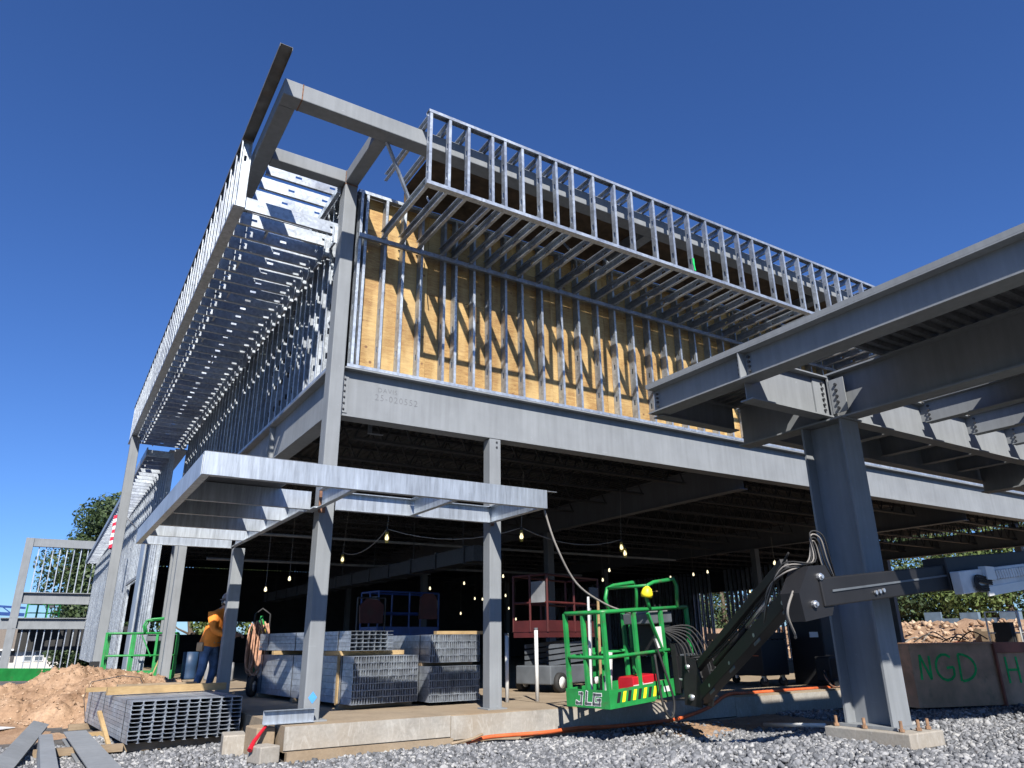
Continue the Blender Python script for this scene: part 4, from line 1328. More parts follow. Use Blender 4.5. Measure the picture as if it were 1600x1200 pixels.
def platform(root, Mw, L=1.86, W=0.76, detail=True):
    """work platform: x along the length, camera-side rail at y = 0, entry end at x = 0"""
    G = M['green']
    fl = MB().box(0, 0, 0, L, W, .035).build('platform_floor', M['grey'], root, M=Mw)
    tb = MB().box(-.006, -.006, -.03, .006, W + .006, .19).build('toe_board', G, root, M=Mw)
    MB().box(.007, -.006, -.03, .9, .006, .19).build('toe_board', G, root, M=Mw)
    MB().box(.901, -.006, -.01, L, .006, .21).build('toe_board', G, root, M=Mw)
    MB().box(.007, W - .006, -.03, L, W + .006, .19).build('toe_board', G, root, M=Mw)
    H = 1.14
    P_ = [(L, .02), (.10, .02), (.04, .04), (.02, .10), (.02, W - .10), (.04, W - .04), (.10, W - .02), (L, W - .02)]
    MB().tube([(x, y, H) for x, y in P_] + [(L, .02, H)], .027, 8).build('top_rail', G, root, True, M=Mw)
    MB().tube([(x, y, .58) for x, y in P_] + [(L, .02, .58)], .024, 8).build('mid_rail', G, root, True, M=Mw)
    for (x, y) in ((.04, .03), (.04, W - .03), (.04, W * .52), (.66, .03), (.66, W - .03), (1.25, .03), (1.25, W - .03), (L - .45, W - .03), (L, .03), (L, W - .03)):
        MB().box(x - .03, y - .02, 0, x + .03, y + .02, H).build('post', G, root, M=Mw)
    # raised guard round the control console
    g0, g1 = L * .50, L * .86
    for y in (0.0, W):
        MB().tube([(g0 + .06, y, H), (g0, y, H + .18), (g0 + .06, y, H + .32), (g0 + .2, y, H + .36), (g1, y, H + .40), (g1 + .06, y, H + .30), (g1 + .02, y, H)], .027, 8).build('console_guard', G, root, True, M=Mw)
    MB().tube([(g0 + .06, 0, H + .32), (g0 + .06, W, H + .32)], .02, 8).build('console_guard', G, root, True, M=Mw)
    MB().bar((g0, 0, H - .05), (g0 + .28, .02, .55), .04, .03).build('console_brace', G, root, M=Mw)
    cb = MB().box(g0 + .12, .06, .94, g1 - .05, W - .2, 1.09).build('control_box', M['grey'], root, M=Mw, bevel=.015)
    MB().box(g0 + .16, .10, 1.091, g1 - .09, W - .24, 1.13).build('control_face', M['mgrey'], cb, M=Mw)
    for k in range(4): MB().lathe([(.02, 0), (.012, .02), (.012, .06), (.022, .07)], (g0 + .25 + k * .12, .25, 1.131), (0, 0, 1), 8).build('joystick', M['black'], cb, M=Mw)
    if detail:
        MB().box(g0 + .16, .02, .62, g0 + .32, .05, .90).build('manual_box', M['white'], root, M=Mw)
        MB().box(g0 + .36, .1, .5, g1 - .08, .5, .93).build('console_pedestal', M['black'], root, M=Mw)
        MB().box(.40, W - .02, .28, .80, W + .02, .66).build('gate_panel', G, root, M=Mw)
    return fl


BR = R(9)
bl = thing('boom_lift', 'green work platform on a black jointed boom in front of the curb', 'boom lift', (3.195, -1.66, 0.10), BR)
BMx = Matrix.Translation((3.195, -1.66, 0.10)) @ Matrix.Rotation(BR, 4, 'Z') @ Matrix.Rotation(R(-3.2), 4, 'Y')
bl.matrix_basis = BMx
WM[bl.name] = BMx.copy()
platform(bl, BMx)
# JLG lettering on the entry-end toe board, hazard stripes along the side
LMJ = BMx @ basis((0, -1, 0), (0, 0, 1), (-1, 0, 0), (-.0068, .60, .0))
def block_letters(width, material, lift, name):
    mb = MB()
    for st_ in ([(.02, .035), (.02, .02), (.10, .02), (.10, .14), (.06, .14)], [(.185, .155), (.185, .02), (.27, .02)], [(.43, .135), (.32, .135), (.32, .02), (.425, .02), (.425, .075), (.385, .075)]):
        for (x0, z0), (x1, z1) in zip(st_[:-1], st_[1:]):
            d = Vector((x1 - x0, z1 - z0)).normalized() * (width / 2)
            q0, q1 = (x0 - d.x, z0 - d.y), (x1 + d.x, z1 + d.y)
            mb.bar((q0[0] + q0[1] * .22, q0[1], lift), (q1[0] + q1[1] * .22, q1[1], lift), width, .0008, (0, 0, 1))
    return mb.build(name, material, bl, M=LMJ)
block_letters(.044, M['letterw'], .0008, 'lettering_outline')
block_letters(.028, M['grey'], .0030, 'lettering')
for k in range(9):
    mb = MB()
    x0 = .12 + k * .105
    mb.v += [(x0, -.0085, .03), (x0 + .06, -.0085, .03), (x0 + .105, -.0085, .155), (x0 + .045, -.0085, .155)]
    mb.f.append((0, 1, 2, 3))
    mb.build('hazard_stripe', M['yellow'] if k % 2 else M['black'], bl, M=BMx)
MB().box(1.10, -.0095, .06, 1.24, -.0065, .13).build('decal', M['white'], bl, M=BMx)
# things carried on the platform
o = MB().box(.52, .03, .036, 1.02, .30, .30).build('tool_case', M['redtool'], None, M=BMx, bevel=.012)
tag(o, 'red tool case lying on the green platform floor', 'tool case')
sub = MB().box(.52, .028, .19, 1.02, .0295, .20).build('lid_line', M['white'], o, M=BMx)
MB().box(.66, .027, .16, .72, .0292, .22).build('sticker', M['white'], o, M=BMx)
o = MB().lathe([(.075, 0), (.085, .05), (.06, .12), (.02, .15)], (.93, -.01, 1.30), (.1, -.2, 1), 12).build('yellow_cap', M['yellow'], None, True, M=BMx)
tag(o, 'yellow cover hooked on the green console guard', 'cover')
tag(MB().tube([(.98, -.01, 1.37), (1.45, .2, 1.38)], .008, 6).build('cap_cord', M['lumber'], None, M=BMx), 'thin tan rod sticking out of the yellow cover', 'rod')
for k, (x, y, h) in enumerate(((.25, .55, 1.35), (.35, .62, 1.2), (.5, .6, 1.3), (.30, .3, .62))):
    o = MB().tube([(x, y, .037), (x + .03, y - .06, h)], (.018, .012, .02, .05)[k], 8).build('standing_pole', M[('white', 'steelbright', 'lumber', 'white')[k]], None, M=BMx)
    tag(o, ('white rod standing in the green platform', 'bright metal rod standing in the green platform', 'wooden rod standing in the green platform', 'thick white tube standing in the green platform')[k], 'pole')
o = MB().box(.1, .2, .036, .6, .6, .09).build('dark_bag', M['rubber'], None, M=BMx, bevel=.02)
tag(o, 'black bag lying flat on the platform floor', 'bag')
# mount and rotator behind the platform
K = M['black']
MB().box(1.33, -.10, .02, 1.67, -.02, .66).box(1.35, -.30, .08, 1.39, -.10, .5).box(1.61, -.30, .08, 1.65, -.10, .5).build('mount_bracket', K, bl, M=BMx)
MB().box(1.41, -.24, .3, 1.59, -.10, .52).build('rotator_motor', M['grey'], bl, M=BMx, bevel=.01)
MB().tube([(1.50, -.30, -.04), (1.50, -.30, .50)], .10, 14).build('rotator', K, bl, True, M=BMx)
for k in range(7):
    a = random.uniform(.1, .6)
    hose([tuple(BMx @ Vector((1.3, a * .3, .85))), tuple(BMx @ Vector((1.33 + .05 * k, -.22, .62 + .04 * k))), tuple(BMx @ Vector((1.28 + .08 * k, -.30 - .02 * k, .34))), tuple(BMx @ Vector((1.36 + .03 * k, -.40, .12 + .03 * k)))], .012).build('hydraulic_hose', M['rubber'], bl, True)
for k in range(5): MB().lathe([(.018, 0), (.018, .05)], BMx @ Vector((1.36 + .08 * k, -.10, .2 + .09 * (k % 3))), BMx.to_3x3() @ Vector((0, -1, 0)), 8).build('fitting', M['steelbright'], bl)
hose([tuple(BMx @ Vector((.98, -.02, .75))), tuple(BMx @ Vector((1.04, -.10, .35))), tuple(BMx @ Vector((1.12, -.14, -.05))), tuple(BMx @ Vector((1.00, -.16, -.24))), tuple(BMx @ Vector((.90, -.12, -.05))), tuple(BMx @ Vector((.94, -.04, .55)))], .016).build('cable_loop', M['rubber'], bl, True)
# jib: two parallel links
J0 = Vector((4.62, -1.85, .16)); J1 = Vector((3.34, -4.62, 1.40))
MB().bar(J0, J1, .15, .17).build('jib_arm', K, bl, bevel=.012)
MB().bar(J0 + Vector((-.02, .02, .36)), J1 + Vector((-.02, .16, .22)), .09, .10).build('jib_link', K, bl, bevel=.01)
MB().tube([(J0 * .80 + J1 * .20) + Vector((0, 0, .19)), (J0 * .45 + J1 * .55) + Vector((0, .03, .18))], .045, 12).build('jib_cylinder', M['black'], bl, True)
MB().tube([(J0 * .45 + J1 * .55) + Vector((0, .03, .18)), (J0 * .22 + J1 * .78) + Vector((0, .05, .17))], .025, 12).build('cylinder_rod', M['steelbright'], bl, True)
for u in (.12, .35, .6, .85):
    MB().bar(J0.lerp(J1, u) + Vector((-.078, -.04, -.05)), J0.lerp(J1, u + .05) + Vector((-.078, -.04, -.05)), .012, .09).build('jib_plate', M['grey'], bl)
    MB().lathe([(.022, 0), (.022, .02)], J0.lerp(J1, u + .02) + Vector((-.085, -.04, 0)), (-.9, .42, 0), 8).build('jib_pin', M['steelbright'], bl)
for k in range(3): hose([J0 + Vector((-.05, .1, .45 + .03 * k)), J0.lerp(J1, .2) + Vector((-.06, 0, .27 + .03 * k)), J0.lerp(J1, .5) + Vector((-.07, 0, .20 + .04 * k)), J0.lerp(J1, .8) + Vector((-.08, 0, .22 + .03 * k)), J1 + Vector((-.15, 0, .30))], .010).build('jib_hose', M['rubber'], bl, True)
MB().bar(J0.lerp(J1, .08) + Vector((-.08, -.03, .06)), J0.lerp(J1, .30) + Vector((-.08, -.03, .06)), .006, .04).build('warning_decal', M['yellow'], bl)
MB().bar(J0 + Vector((.10, .25, .25)), BMx @ Vector((1.50, -.28, .28)), .22, .24).build('jib_mount', K, bl, bevel=.015)
for q in (-.11, .09):
    MB().prism([(-.14, -.10), (.16, -.12), (.22, .10), (.12, .48), (-.04, .50), (-.12, .2)], J0 + Vector((q - .02, .06, 0)), J0 + Vector((q + .01, .06, 0))).build('jib_cheek', K, bl)
MB().tube([J0 + Vector((-.16, .05, 0)), J0 + Vector((.14, .05, 0))], .04, 12).build('jib_pivot', M['steelbright'], bl, True)
MB().tube([J0 + Vector((-.16, .08, .38)), J0 + Vector((.14, .08, .38))], .03, 12).build('jib_pivot', M['steelbright'], bl, True)
MB().box(J0.x - .05, J0.y + .12, J0.z - .02, J0.x + .16, J0.y + .34, J0.z + .18).build('valve_block', M['grey'], bl, bevel=.01)
kn = MB()
kn.prism([(-.26, -.32), (.16, -.26), (.30, 0), (.16, .22), (-.10, .20), (-.30, -.06)], (3.33, -4.80, 1.36), (3.33, -4.58, 1.36))
kn.build('knuckle', K, bl)
for (x, z) in ((3.36, 1.46), (3.22, 1.20)): MB().lathe([(.035, 0), (.035, .03), (.02, .032), (.02, .05)], (x, -4.80, z), (0, -1, 0), 10).build('pivot_pin', M['steelbright'], bl)
# boom sections
B0 = Vector((3.36, -4.72, 1.31)); B1 = Vector((5.80, -4.72, 1.545)); B2 = Vector((10.4, -4.72, 1.99))
MB().bar(B0, B1 + (B2 - B1) * .1, .20, .27).build('inner_boom', K, bl, bevel=.012)
MB().bar(B1 + Vector((-.15, 0, .02)), B2, .27, .37).build('outer_boom', K, bl, bevel=.012)
MB().bar(B0 + Vector((.15, -.108, .02)), B1 + Vector((0, -.108, .02)), .01, .02).build('boom_seam', M['grey'], bl)
for k in range(3): MB().lathe([(.022, 0), (.022, .02)], (4.22 + .07 * k, -4.825, 1.33 + .012 * k), (0, -1, 0), 8).build('boom_bolt', M['steelbright'], bl)
tr0, tr1 = Vector((5.66, -4.92, 1.46)), Vector((10.2, -4.92, 1.90))
tray = MB().bar(tr0, tr1, .11, .25).build('cable_tray', M['lgrey'], bl, bevel=.01)
MB().bar(tr0 + Vector((.52, -.06, -.085)), tr1 + Vector((0, -.06, -.085)), .02, .10).build('tray_lip', M['white'], tray)
MB().bar(tr0 + Vector((.50, -.06, .11)), tr1 + Vector((0, -.06, .11)), .03, .025).build('tray_lip', M['white'], tray)
for k in range(60): MB().bar(tr0.lerp(tr1, .14 + k * .0142) + Vector((0, -.07, .035)), tr0.lerp(tr1, .14 + k * .0142) + Vector((.05, -.07, .05)), .03, .10).build('chain_link', M['lgrey'], tray)
for k in range(4): hose([tr0 + Vector((.62, -.08, .06 - .02 * k)), tr0 + Vector((.30 + .02 * k, -.085, .09 - .022 * k)), tr0 + Vector((.22 + .02 * k, -.09, 0)), tr0 + Vector((.30 + .02 * k, -.085, -.09 + .02 * k)), tr0 + Vector((.52, -.08, -.07 + .02 * k))], .010).build('tray_hose', M['rubber'], tray, True)
MB().box(6.16, -5.02, 1.51, 6.36, -4.94, 1.66).build('tray_end', M['white'], tray)
for k in range(4):
    o_ = k * .03
    hose([(3.9, -4.62, 1.42), (3.60, -4.70 - o_, 1.56 + o_), (3.48, -4.74 - o_, 1.78 + o_), (3.38, -4.76, 1.80 + o_), (3.30, -4.74 - o_, 1.60), (3.1, -4.6, 1.50 + o_), (3.2, -4.3, 1.36 - o_), (3.45, -4.0, 1.05)], .008).build('hydraulic_hose', M['rubber'] if k % 2 else M['cord'], bl, True)
hose([(3.05, -4.72, 1.32), (2.95, -4.7, 1.12), (3.15, -4.6, .92), (3.4, -4.4, .9)], .012).build('hydraulic_hose', M['cord'], bl, True)
# chassis at the other end of the boom (beyond the frame)
MB().box(9.6, -5.6, .45, 12.2, -3.9, 1.15).build('chassis', M['green'], bl, bevel=.05)
MB().box(10.0, -5.3, 1.151, 12.0, -4.2, 2.2).build('turntable', M['green'], bl, bevel=.06)
for (x, y) in ((9.9, -5.75), (9.9, -3.75), (11.9, -5.75), (11.9, -3.75)):
    w_ = MB().lathe([(.30, -.14), (.44, -.12), (.46, 0), (.44, .12), (.30, .14)], (x, y, .10), (0, 1, 0), 22).build('wheel', M['rubber'], bl, True)
    MB().lathe([(.22, -.15), (.22, .15)], (x, y, .10), (0, 1, 0), 14).build('rim', M['white'], w_, True)
# cable hanging from the canopy end to the platform
mb = hose([(2.43, -1.42, 2.56), (2.62, -1.40, 2.10), (2.95, -1.38, 1.62), (3.45, -1.35, 1.36), (3.95, -1.30, 1.24)], .014)
tag(mb.build('hanging_cable', M['cord'], None, True), 'grey cable hanging from the canopy end down to the green platform', 'cable')

# far-left green lift behind the dirt pile
g2 = thing('boom_lift', 'green work platform and boom behind the dirt pile at the left', 'boom lift', (-1.62, 13.2, 0.05), R(-10))
platform(g2, WM[g2.name], 1.75, .75, False)
MB().bar((-1.7, 13.4, .20), (-8.5, 9.0, .50), .22, .26).build('boom', M['green'], g2, bevel=.012)
MB().bar((-1.7, 13.4, .07), (-8.5, 9.0, .36), .24, .03).build('boom_flange', M['green'], g2)
MB().box(-1.85, 13.3, -.05, -1.63, 13.6, .5).build('boom_mount', M['black'], g2)
MB().box(-9.8, 8.1, .1, -8.3, 9.7, 1.0).build('chassis', M['green'], g2, bevel=.05)
for (x, y) in ((-9.6, 8.0), (-9.6, 9.8), (-8.5, 8.0), (-8.5, 9.8)): MB().lathe([(.30, -.12), (.42, -.1), (.42, .1), (.30, .12)], (x, y, .06), (0, 1, 0), 18).build('wheel', M['rubber'], g2, True)
o = MB().lathe([(.12, 0), (.15, .06), (.13, .16), (.05, .2)], (-1.05, 13.3, .09), (0, 0, 1), 12).build('white_bucket', M['white'], None, True)
tag(o, 'small white tank on the green platform behind the dirt pile', 'tank')
tag(MB().bar((-.45, 12.75, 0.0), (-.15, 12.7, 1.05), .07, .03).build('timber', M['lumber'], None), 'pine board leaning beside the far green platform', 'timber')
# lift working at the far end frame
g3 = thing('boom_lift', 'distant green platform on a dark boom between the end frame beams', 'boom lift', (-4.2, 52.6, 2.5), R(5))
platform(g3, WM[g3.name], 2.0, .8, False)
MB().bar((-4.3, 53, 2.95), (-12, 52, 3.25), .18, .22).bar((-4.3, 53, 3.4), (-12, 52, 3.85), .14, .14).build('boom', M['blue'], g3)
for k in range(5): MB().bar((-5 - k * 1.5, 52.9 - k * .2, 2.98 + k * .06), (-5.7 - k * 1.5, 52.8 - k * .2, 3.5 + k * .07), .06, .06).build('boom_strut', M['blue'], g3)
MB().box(-12.8, 51.2, -2.6, -11.6, 52.8, 3.9).build('boom_tower', M['blue'], g3)


# ------------------------------------------------------------------ scissor lifts inside
def scissor(label, loc, rz, paintm, hgt=1.05):
    t = thing('scissor_lift', label, 'scissor lift', loc, rz, 'scissor lifts inside')
    Mw = WM[t.name]
    MB().box(-.85, -.40, .14, .85, .40, .46).build('chassis', M['grey'], t, M=Mw, bevel=.02)
    for (x, y) in ((-.6, -.42), (.6, -.42), (-.6, .42), (.6, .42)):
        w = MB().lathe([(.12, -.06), (.17, -.055), (.17, .055), (.12, .06)], (x, y, .172), (0, 1, 0), 18).build('wheel', M['letterw'] if False else M['rubber'], t, True, M=Mw)
        MB().lathe([(.10, -.064), (.10, .064)], (x, y, .172), (0, 1, 0), 12).build('rim', M['white'], w, True, M=Mw)
    for k in range(4):
        z = .49 + k * .10
        for y in (-.28, .28): MB().bar((-.7, y, z), (.7, y, z + .08), .04, .07).build('scissor_arm', M['grey'], t, M=Mw)
    z = .95
    MB().box(-.9, -.40, z, .9, .40, z + .10).build('platform_floor', paintm, t, M=Mw)
    MB().box(-.9, -.41, z + .1, .9, -.40, z + .30).box(-.9, .40, z + .1, .9, .41, z + .30).box(-.91, -.41, z + .1, -.9, .41, z + .3).build('toe_board', paintm, t, M=Mw)
    for zz in (z + .62, z + 1.12):
        MB().tube([(-.9, -.4, zz), (.9, -.4, zz), (.9, .4, zz), (-.9, .4, zz), (-.9, -.4, zz)], .022, 8).build('rail', paintm, t, M=Mw)
    for (x, y) in ((-.9, -.4), (0, -.4), (.9, -.4), (-.9, .4), (0, .4), (.9, .4), (-.9, 0)):
        MB().tube([(x, y, z + .1), (x, y, z + 1.12)], .022, 8).build('post', paintm, t, M=Mw)
    MB().box(-.93, -.36, z + .62, -.90, -.05, z + 1.0).build('sign_board', M['mgrey'], t, M=Mw)
    MB().box(.55, -.44, z + .75, .85, -.41, z + .95).build('control_box', M['grey'], t, M=Mw)
    return t


scissor('dark red scissor lift standing inside behind the green platform', (5.55, 2.75, 0.0), R(20), M['dred'])
scissor('blue scissor lift in the dark interior behind the stud bundles', (4.6, 8.3, 0.0), R(10), M['blue'])
o = thing('work_jacket', 'dark red jacket hung on the blue scissor lift rail', 'jacket', (5.0, 7.86, 1.5))
MB().prism([(-.25, -.32), (.25, -.32), (.22, .2), (.12, .3), (-.12, .3), (-.22, .2)], (5.15, 7.80, 1.75), (5.15, 7.86, 1.75)).build('cloth', M['dred'], o)
o = thing('work_jacket', 'dark red cloth hung left of the blue scissor lift', 'jacket', (3.5, 7.6, 1.2))
MB().prism([(-.28, -.30), (.28, -.30), (.30, .12), (.14, .24), (-.14, .26), (-.30, .1)], (3.55, 7.55, 1.62), (3.55, 7.63, 1.62)).build('cloth', M['dred'], o)
MB().tube([(3.2, 7.6, 1.9), (3.9, 7.6, 1.9)], .02, 8).tube([(3.2, 7.6, 0.002), (3.2, 7.6, 1.9)], .02, 8).tube([(3.9, 7.6, 0.002), (3.9, 7.6, 1.9)], .02, 8).build('hanging_rail', M['bolt'], o)


# ------------------------------------------------------------------ people
def skinned(name, V, E_, Rr, material, Mw, sub=2, root=0):
    me = bpy.data.meshes.new(name)
    me.from_pydata(V, E_, [])
    ob = bpy.data.objects.new(name, me)
    COL.objects.link(ob)
    ob.modifiers.new('skin', 'SKIN')
    sv = me.skin_vertices[0].data if me.skin_vertices else None
    if sv is None:
        bpy.context.view_layer.objects.active = ob
        sv = me.skin_vertices.new().data if hasattr(me.skin_vertices, 'new') else me.skin_vertices[0].data
    for i, r in enumerate(Rr):
        sv[i].radius = r if isinstance(r, tuple) else (r, r)
        sv[i].use_root = (i == root)
    s = ob.modifiers.new('sub', 'SUBSURF'); s.levels = sub; s.render_levels = sub
    dg = bpy.context.evaluated_depsgraph_get()
    out = bpy.data.meshes.new_from_object(ob.evaluated_get(dg))
    bpy.data.objects.remove(ob)
    out.materials.clear()
    for m_ in (material if isinstance(material, list) else [material]): out.materials.append(m_)
    out.shade_smooth()
    return out


def worker(t, Mw, shirt, trousers):
    # local: +X the way the figure faces, +Y its left, Z up; bent slightly forward
    V = [(0, 0, .93), (.03, 0, 1.10), (.09, 0, 1.28), (.14, 0, 1.43), (.20, 0, 1.50), (.245, 0, 1.565), (.275, 0, 1.64), (.265, 0, 1.70),
         (-.01, .10, .88), (.05, .12, .50), (-.04, .13, .11), (.10, .14, .045),
         (-.01, -.10, .88), (-.03, -.11, .50), (-.14, -.12, .11), (.0, -.13, .045),
         (.12, .19, 1.40), (.16, .24, 1.13), (.38, .16, 1.05), (.46, .13, 1.05),
         (.12, -.19, 1.40), (.17, -.25, 1.13), (.38, -.17, 1.04), (.46, -.14, 1.04)]
    E_ = [(0, 1), (1, 2), (2, 3), (3, 4), (4, 5), (5, 6), (6, 7), (0, 8), (8, 9), (9, 10), (10, 11), (0, 12), (12, 13), (13, 14), (14, 15),
          (3, 16), (16, 17), (17, 18), (18, 19), (3, 20), (20, 21), (21, 22), (22, 23)]
    Rr = [(.16, .125), (.165, .125), (.175, .135), (.15, .115), (.062, .062), (.085, .08), (.098, .09), (.075, .07),
          .108, .078, .058, .05, .108, .078, .058, .05, .082, .062, .045, .038, .082, .062, .045, .038]
    me = skinned('body', V, E_, Rr, [shirt, trousers, M['skin'], M['boot']], Mw)
    for p in me.polygons:
        c = p.center
        if c.z > 1.50: p.material_index = 2
        elif c.z < 0.115: p.material_index = 3
        elif c.z < 0.93: p.material_index = 1
        elif c.x > .40 and c.z < 1.12: p.material_index = 2
        else: p.material_index = 0
    add('body', me, Mw, t)
    # loose shirt tail over the hips
    sh = MB()
    n = 20
    for (z, rx, ry, cx) in ((.86, .168, .205, -.005), (.95, .172, .205, .0), (1.05, .165, .20, .025), (1.2, .165, .205, .06)):
        for k in range(n):
            a = 2 * math.pi * k / n
            w = 1 + .05 * math.sin(5 * a + z * 9)
            sh.v.append((cx + rx * math.cos(a) * w, ry * math.sin(a) * w, z + .012 * math.sin(3 * a)))
    for i in range(3):
        for k in range(n): sh.f.append((i * n + k, i * n + (k + 1) % n, (i + 1) * n + (k + 1) % n, (i + 1) * n + k))
    sh.build('shirt_tail', shirt, t, True, M=Mw)
    MB().lathe([(.172, 0), (.178, .01), (.178, .045), (.172, .05)], (-.002, 0, .905), (0, 0, 1), 20).build('tool_belt', M['boot'], t, True, M=Mw)
    MB().box(-.12, -.24, .78, .0, -.18, .93).build('tool_pouch', M['boot'], t, M=Mw, bevel=.015)
    # hands: palm, four fingers and a thumb closing on the hose
    for s in (1, -1):
        hx, hy, hz = .47, .13 * s, 1.05
        hv = [(hx - .03, hy, hz), (hx + .03, hy, hz - .005)]
        he = [(0, 1)]
        hr = [(.032, .022), (.036, .020)]
        for f_ in range(4):
            b = len(hv)
            oy = (-.027 + f_ * .018)
            ln = (.9, 1.05, 1.0, .8)[f_]
            hv += [(hx + .06 * ln, hy + oy, hz - .012), (hx + .085 * ln, hy + oy, hz - .035), (hx + .08 * ln, hy + oy, hz - .060)]
            he += [(1, b), (b, b + 1), (b + 1, b + 2)]
            hr += [.0095, .009, .008]
        b = len(hv)
        hv += [(hx + .005, hy - .035 * s, hz - .012), (hx + .035, hy - .042 * s, hz - .035)]
        he += [(0, b), (b, b + 1)]
        hr += [.011, .009]
        add('hand', skinned('hand', hv, he, hr, M['skin'], Mw, 1), Mw, t)
    # hard hat with brim, hair, ear protection, face
    H = Vector((.262, 0, 1.665))
    hd = MB()
    n = 18
    prof = [(.118, -.02), (.120, .02), (.112, .06), (.085, .10), (.04, .122), (.002, .128)]
    hd.lathe(prof, H, (.16, 0, 1), n)
    hat = hd.build('hard_hat', M['helmet'], t, True, M=Mw)
    MB().lathe([(.124, -.024), (.150, -.028), (.150, -.022), (.122, -.014)], H, (.16, 0, 1), n).build('brim', M['helmet'], hat, True, M=Mw)
    for s in (1, -1): MB().lathe([(.032, 0), (.036, .012), (.02, .03)], H + Vector((0, .095 * s, -.045)), (0, s, 0), 12).build('ear_muff', M['white'], hat, True, M=Mw)
    MB().lathe([(.018, -.02), (.022, 0), (.01, .03)], H + Vector((.10, 0, -.075)), (1, 0, -.3), 8).build('nose', M['skin'], t, True, M=Mw)
    for s in (1, -1): MB().lathe([(.011, 0), (.008, .01)], H + Vector((.092, .032 * s, -.045)), (1, .3 * s, 0), 8).build('eye', M['black'], t, M=Mw)
    MB().bar(H + Vector((.088, -.022, -.115)), H + Vector((.088, .022, -.115)), .012, .006).build('mouth', M['redtool'], t, M=Mw)
    MB().lathe([(.092, -.10), (.100, -.06), (.105, -.01)], H + Vector((-.012, 0, -.01)), (.16, 0, 1), n).build('hair', M['helmet'], t, True, M=Mw)


w = thing('person', 'worker in orange shirt and blue jeans beside the hose cart', 'person', (-0.43, 5.15, 0.0), R(-42))
worker(w, WM[w.name], M['orange'], M['denim'])

# ------------------------------------------------------------------ hose cart beside the worker
t = thing('hose_cart', 'two wheeled cart hung with a thick coil of tan hoses by the worker', 'hose cart', (0.42, 5.05, 0))
for k in range(15):
    a = k / 14
    cx = .22 + .26 * a + random.uniform(-.02, .02)
    cy = 5.0 + random.uniform(-.10, .12)
    top = 1.30 - .12 * abs(a - .4) + random.uniform(-.05, .03)
    bot = .36 + .16 * abs(a - .5) + random.uniform(-.06, .06)
    ww = .05 + .05 * random.random()
    hose([(cx + ww * .4, cy, top), (cx + ww, cy - .03, (top + bot) / 2 + .15), (cx + ww * .9, cy - .05, bot + .12), (cx, cy - .05, bot), (cx - ww, cy - .03, bot + .12), (cx - ww * .8, cy, (top + bot) / 2 + .2), (cx - ww * .2, cy + .02, top - .02)], .015, 7, 4).build('hose_loop', M['rope'], t, True)
for x in (.30, .62):
    wv = MB().lathe([(.11, -.045), (.17, -.04), (.18, 0), (.17, .04), (.11, .045)], (x, 4.82 if x < .5 else 5.1, .182), (.8, -.6, 0), 18).build('wheel', M['rubber'], t, True)
    MB().lathe([(.09, -.05), (.09, .05)], (x, 4.82 if x < .5 else 5.1, .182), (.8, -.6, 0), 14).build('rim', M['mgrey'], wv, True)
MB().tube([(.28, 5.08, .14), (.30, 5.12, 1.42), (.42, 5.10, 1.52), (.56, 5.06, 1.42), (.56, 5.02, .14)], .018, 8).build('frame', M['black'], t, True)
MB().box(.26, 4.95, .12, .60, 5.2, .15).build('tray', M['black'], t)
cy_ = MB().lathe([(.10, 0), (.11, .03), (.11, 1.02), (.08, 1.12), (.03, 1.18), (.03, 1.24)], (.46, 5.28, .152), (0, 0, 1), 16).build('gas_bottle', M['green'], t, True)
MB().lathe([(.112, .75), (.113, 1.0)], (.46, 5.28, .152), (0, 0, 1), 16).build('bottle_label', M['yellow'], cy_, True)
for (x, y, r, h, mm, lab) in ((.85, 12.2, .07, .5, 'mgrey', 'short grey pipe stub inside past the worker'), (1.25, 11.2, .06, .45, 'mgrey', 'second short grey pipe stub right of the other inside'), (.55, 13.2, .2, .7, 'bluedrum', 'dark blue drum deep inside past the worker')):
    o = MB().lathe([(r, 0), (r * 1.03, .04), (r, .08), (r, h * .5), (r * 1.03, h * .55), (r, h * .6), (r, h)], (x, y, .002), (0, 0, 1), 16).build('drum' if mm == 'bluedrum' else 'pipe_stub', M[mm], None, True)
    tag(o, lab, 'drum' if mm == 'bluedrum' else 'pipe')

# ------------------------------------------------------------------ tool chest, cabinet, brown container
t = thing('tool_chest', 'black tool chest on casters inside behind the jib', 'tool chest', (9.4, 1.3, 0))
MB().box(9.0, .75, .20, 9.75, 2.15, .86).build('body', M['black'], t, bevel=.015)
MB().box(8.985, .74, .868, 9.76, 2.16, 1.0).build('lid', M['black'], t, bevel=.015)
add('lettering', text_mesh('RIDGID', .17, M['letterw'], bold=.004), basis((0, -1, 0), (0, 0, 1), (-1, 0, 0), (8.997, 1.55, .62)), t)
MB().box(8.994, .84, .56, 8.999, 1.55, .575).build('lettering_line', M['orangehose'], t)
for (x, y) in ((9.1, .85), (9.1, 2.05), (9.65, .85), (9.65, 2.05)):
    c_ = MB().lathe([(.05, -.025), (.085, -.02), (.085, .02), (.05, .025)], (x, y, .088), (.5, .86, 0), 16).build('caster', M['rubber'], t, True)
    MB().box(x - .03, y - .04, .10, x + .03, y + .04, .198).build('caster_fork', M['steelbright'], c_)
o = MB().box(10.2, .2, .002, 10.9, 1.0, 1.42).build('cabinet', M['black'], None, bevel=.02)
tag(o, 'tall black cabinet inside just left of the massive column', 'cabinet')
MB().box(10.195, .3, .9, 10.1985, .5, 1.0).build('label_plate', M['letterw'], o)
o = thing('welder', 'black welding machine with loose cables in front of the cabinet', 'welder', (9.9, .1, 0))
MB().box(9.75, -.2, .1, 10.4, .15, .55).build('case', M['black'], o, bevel=.03)
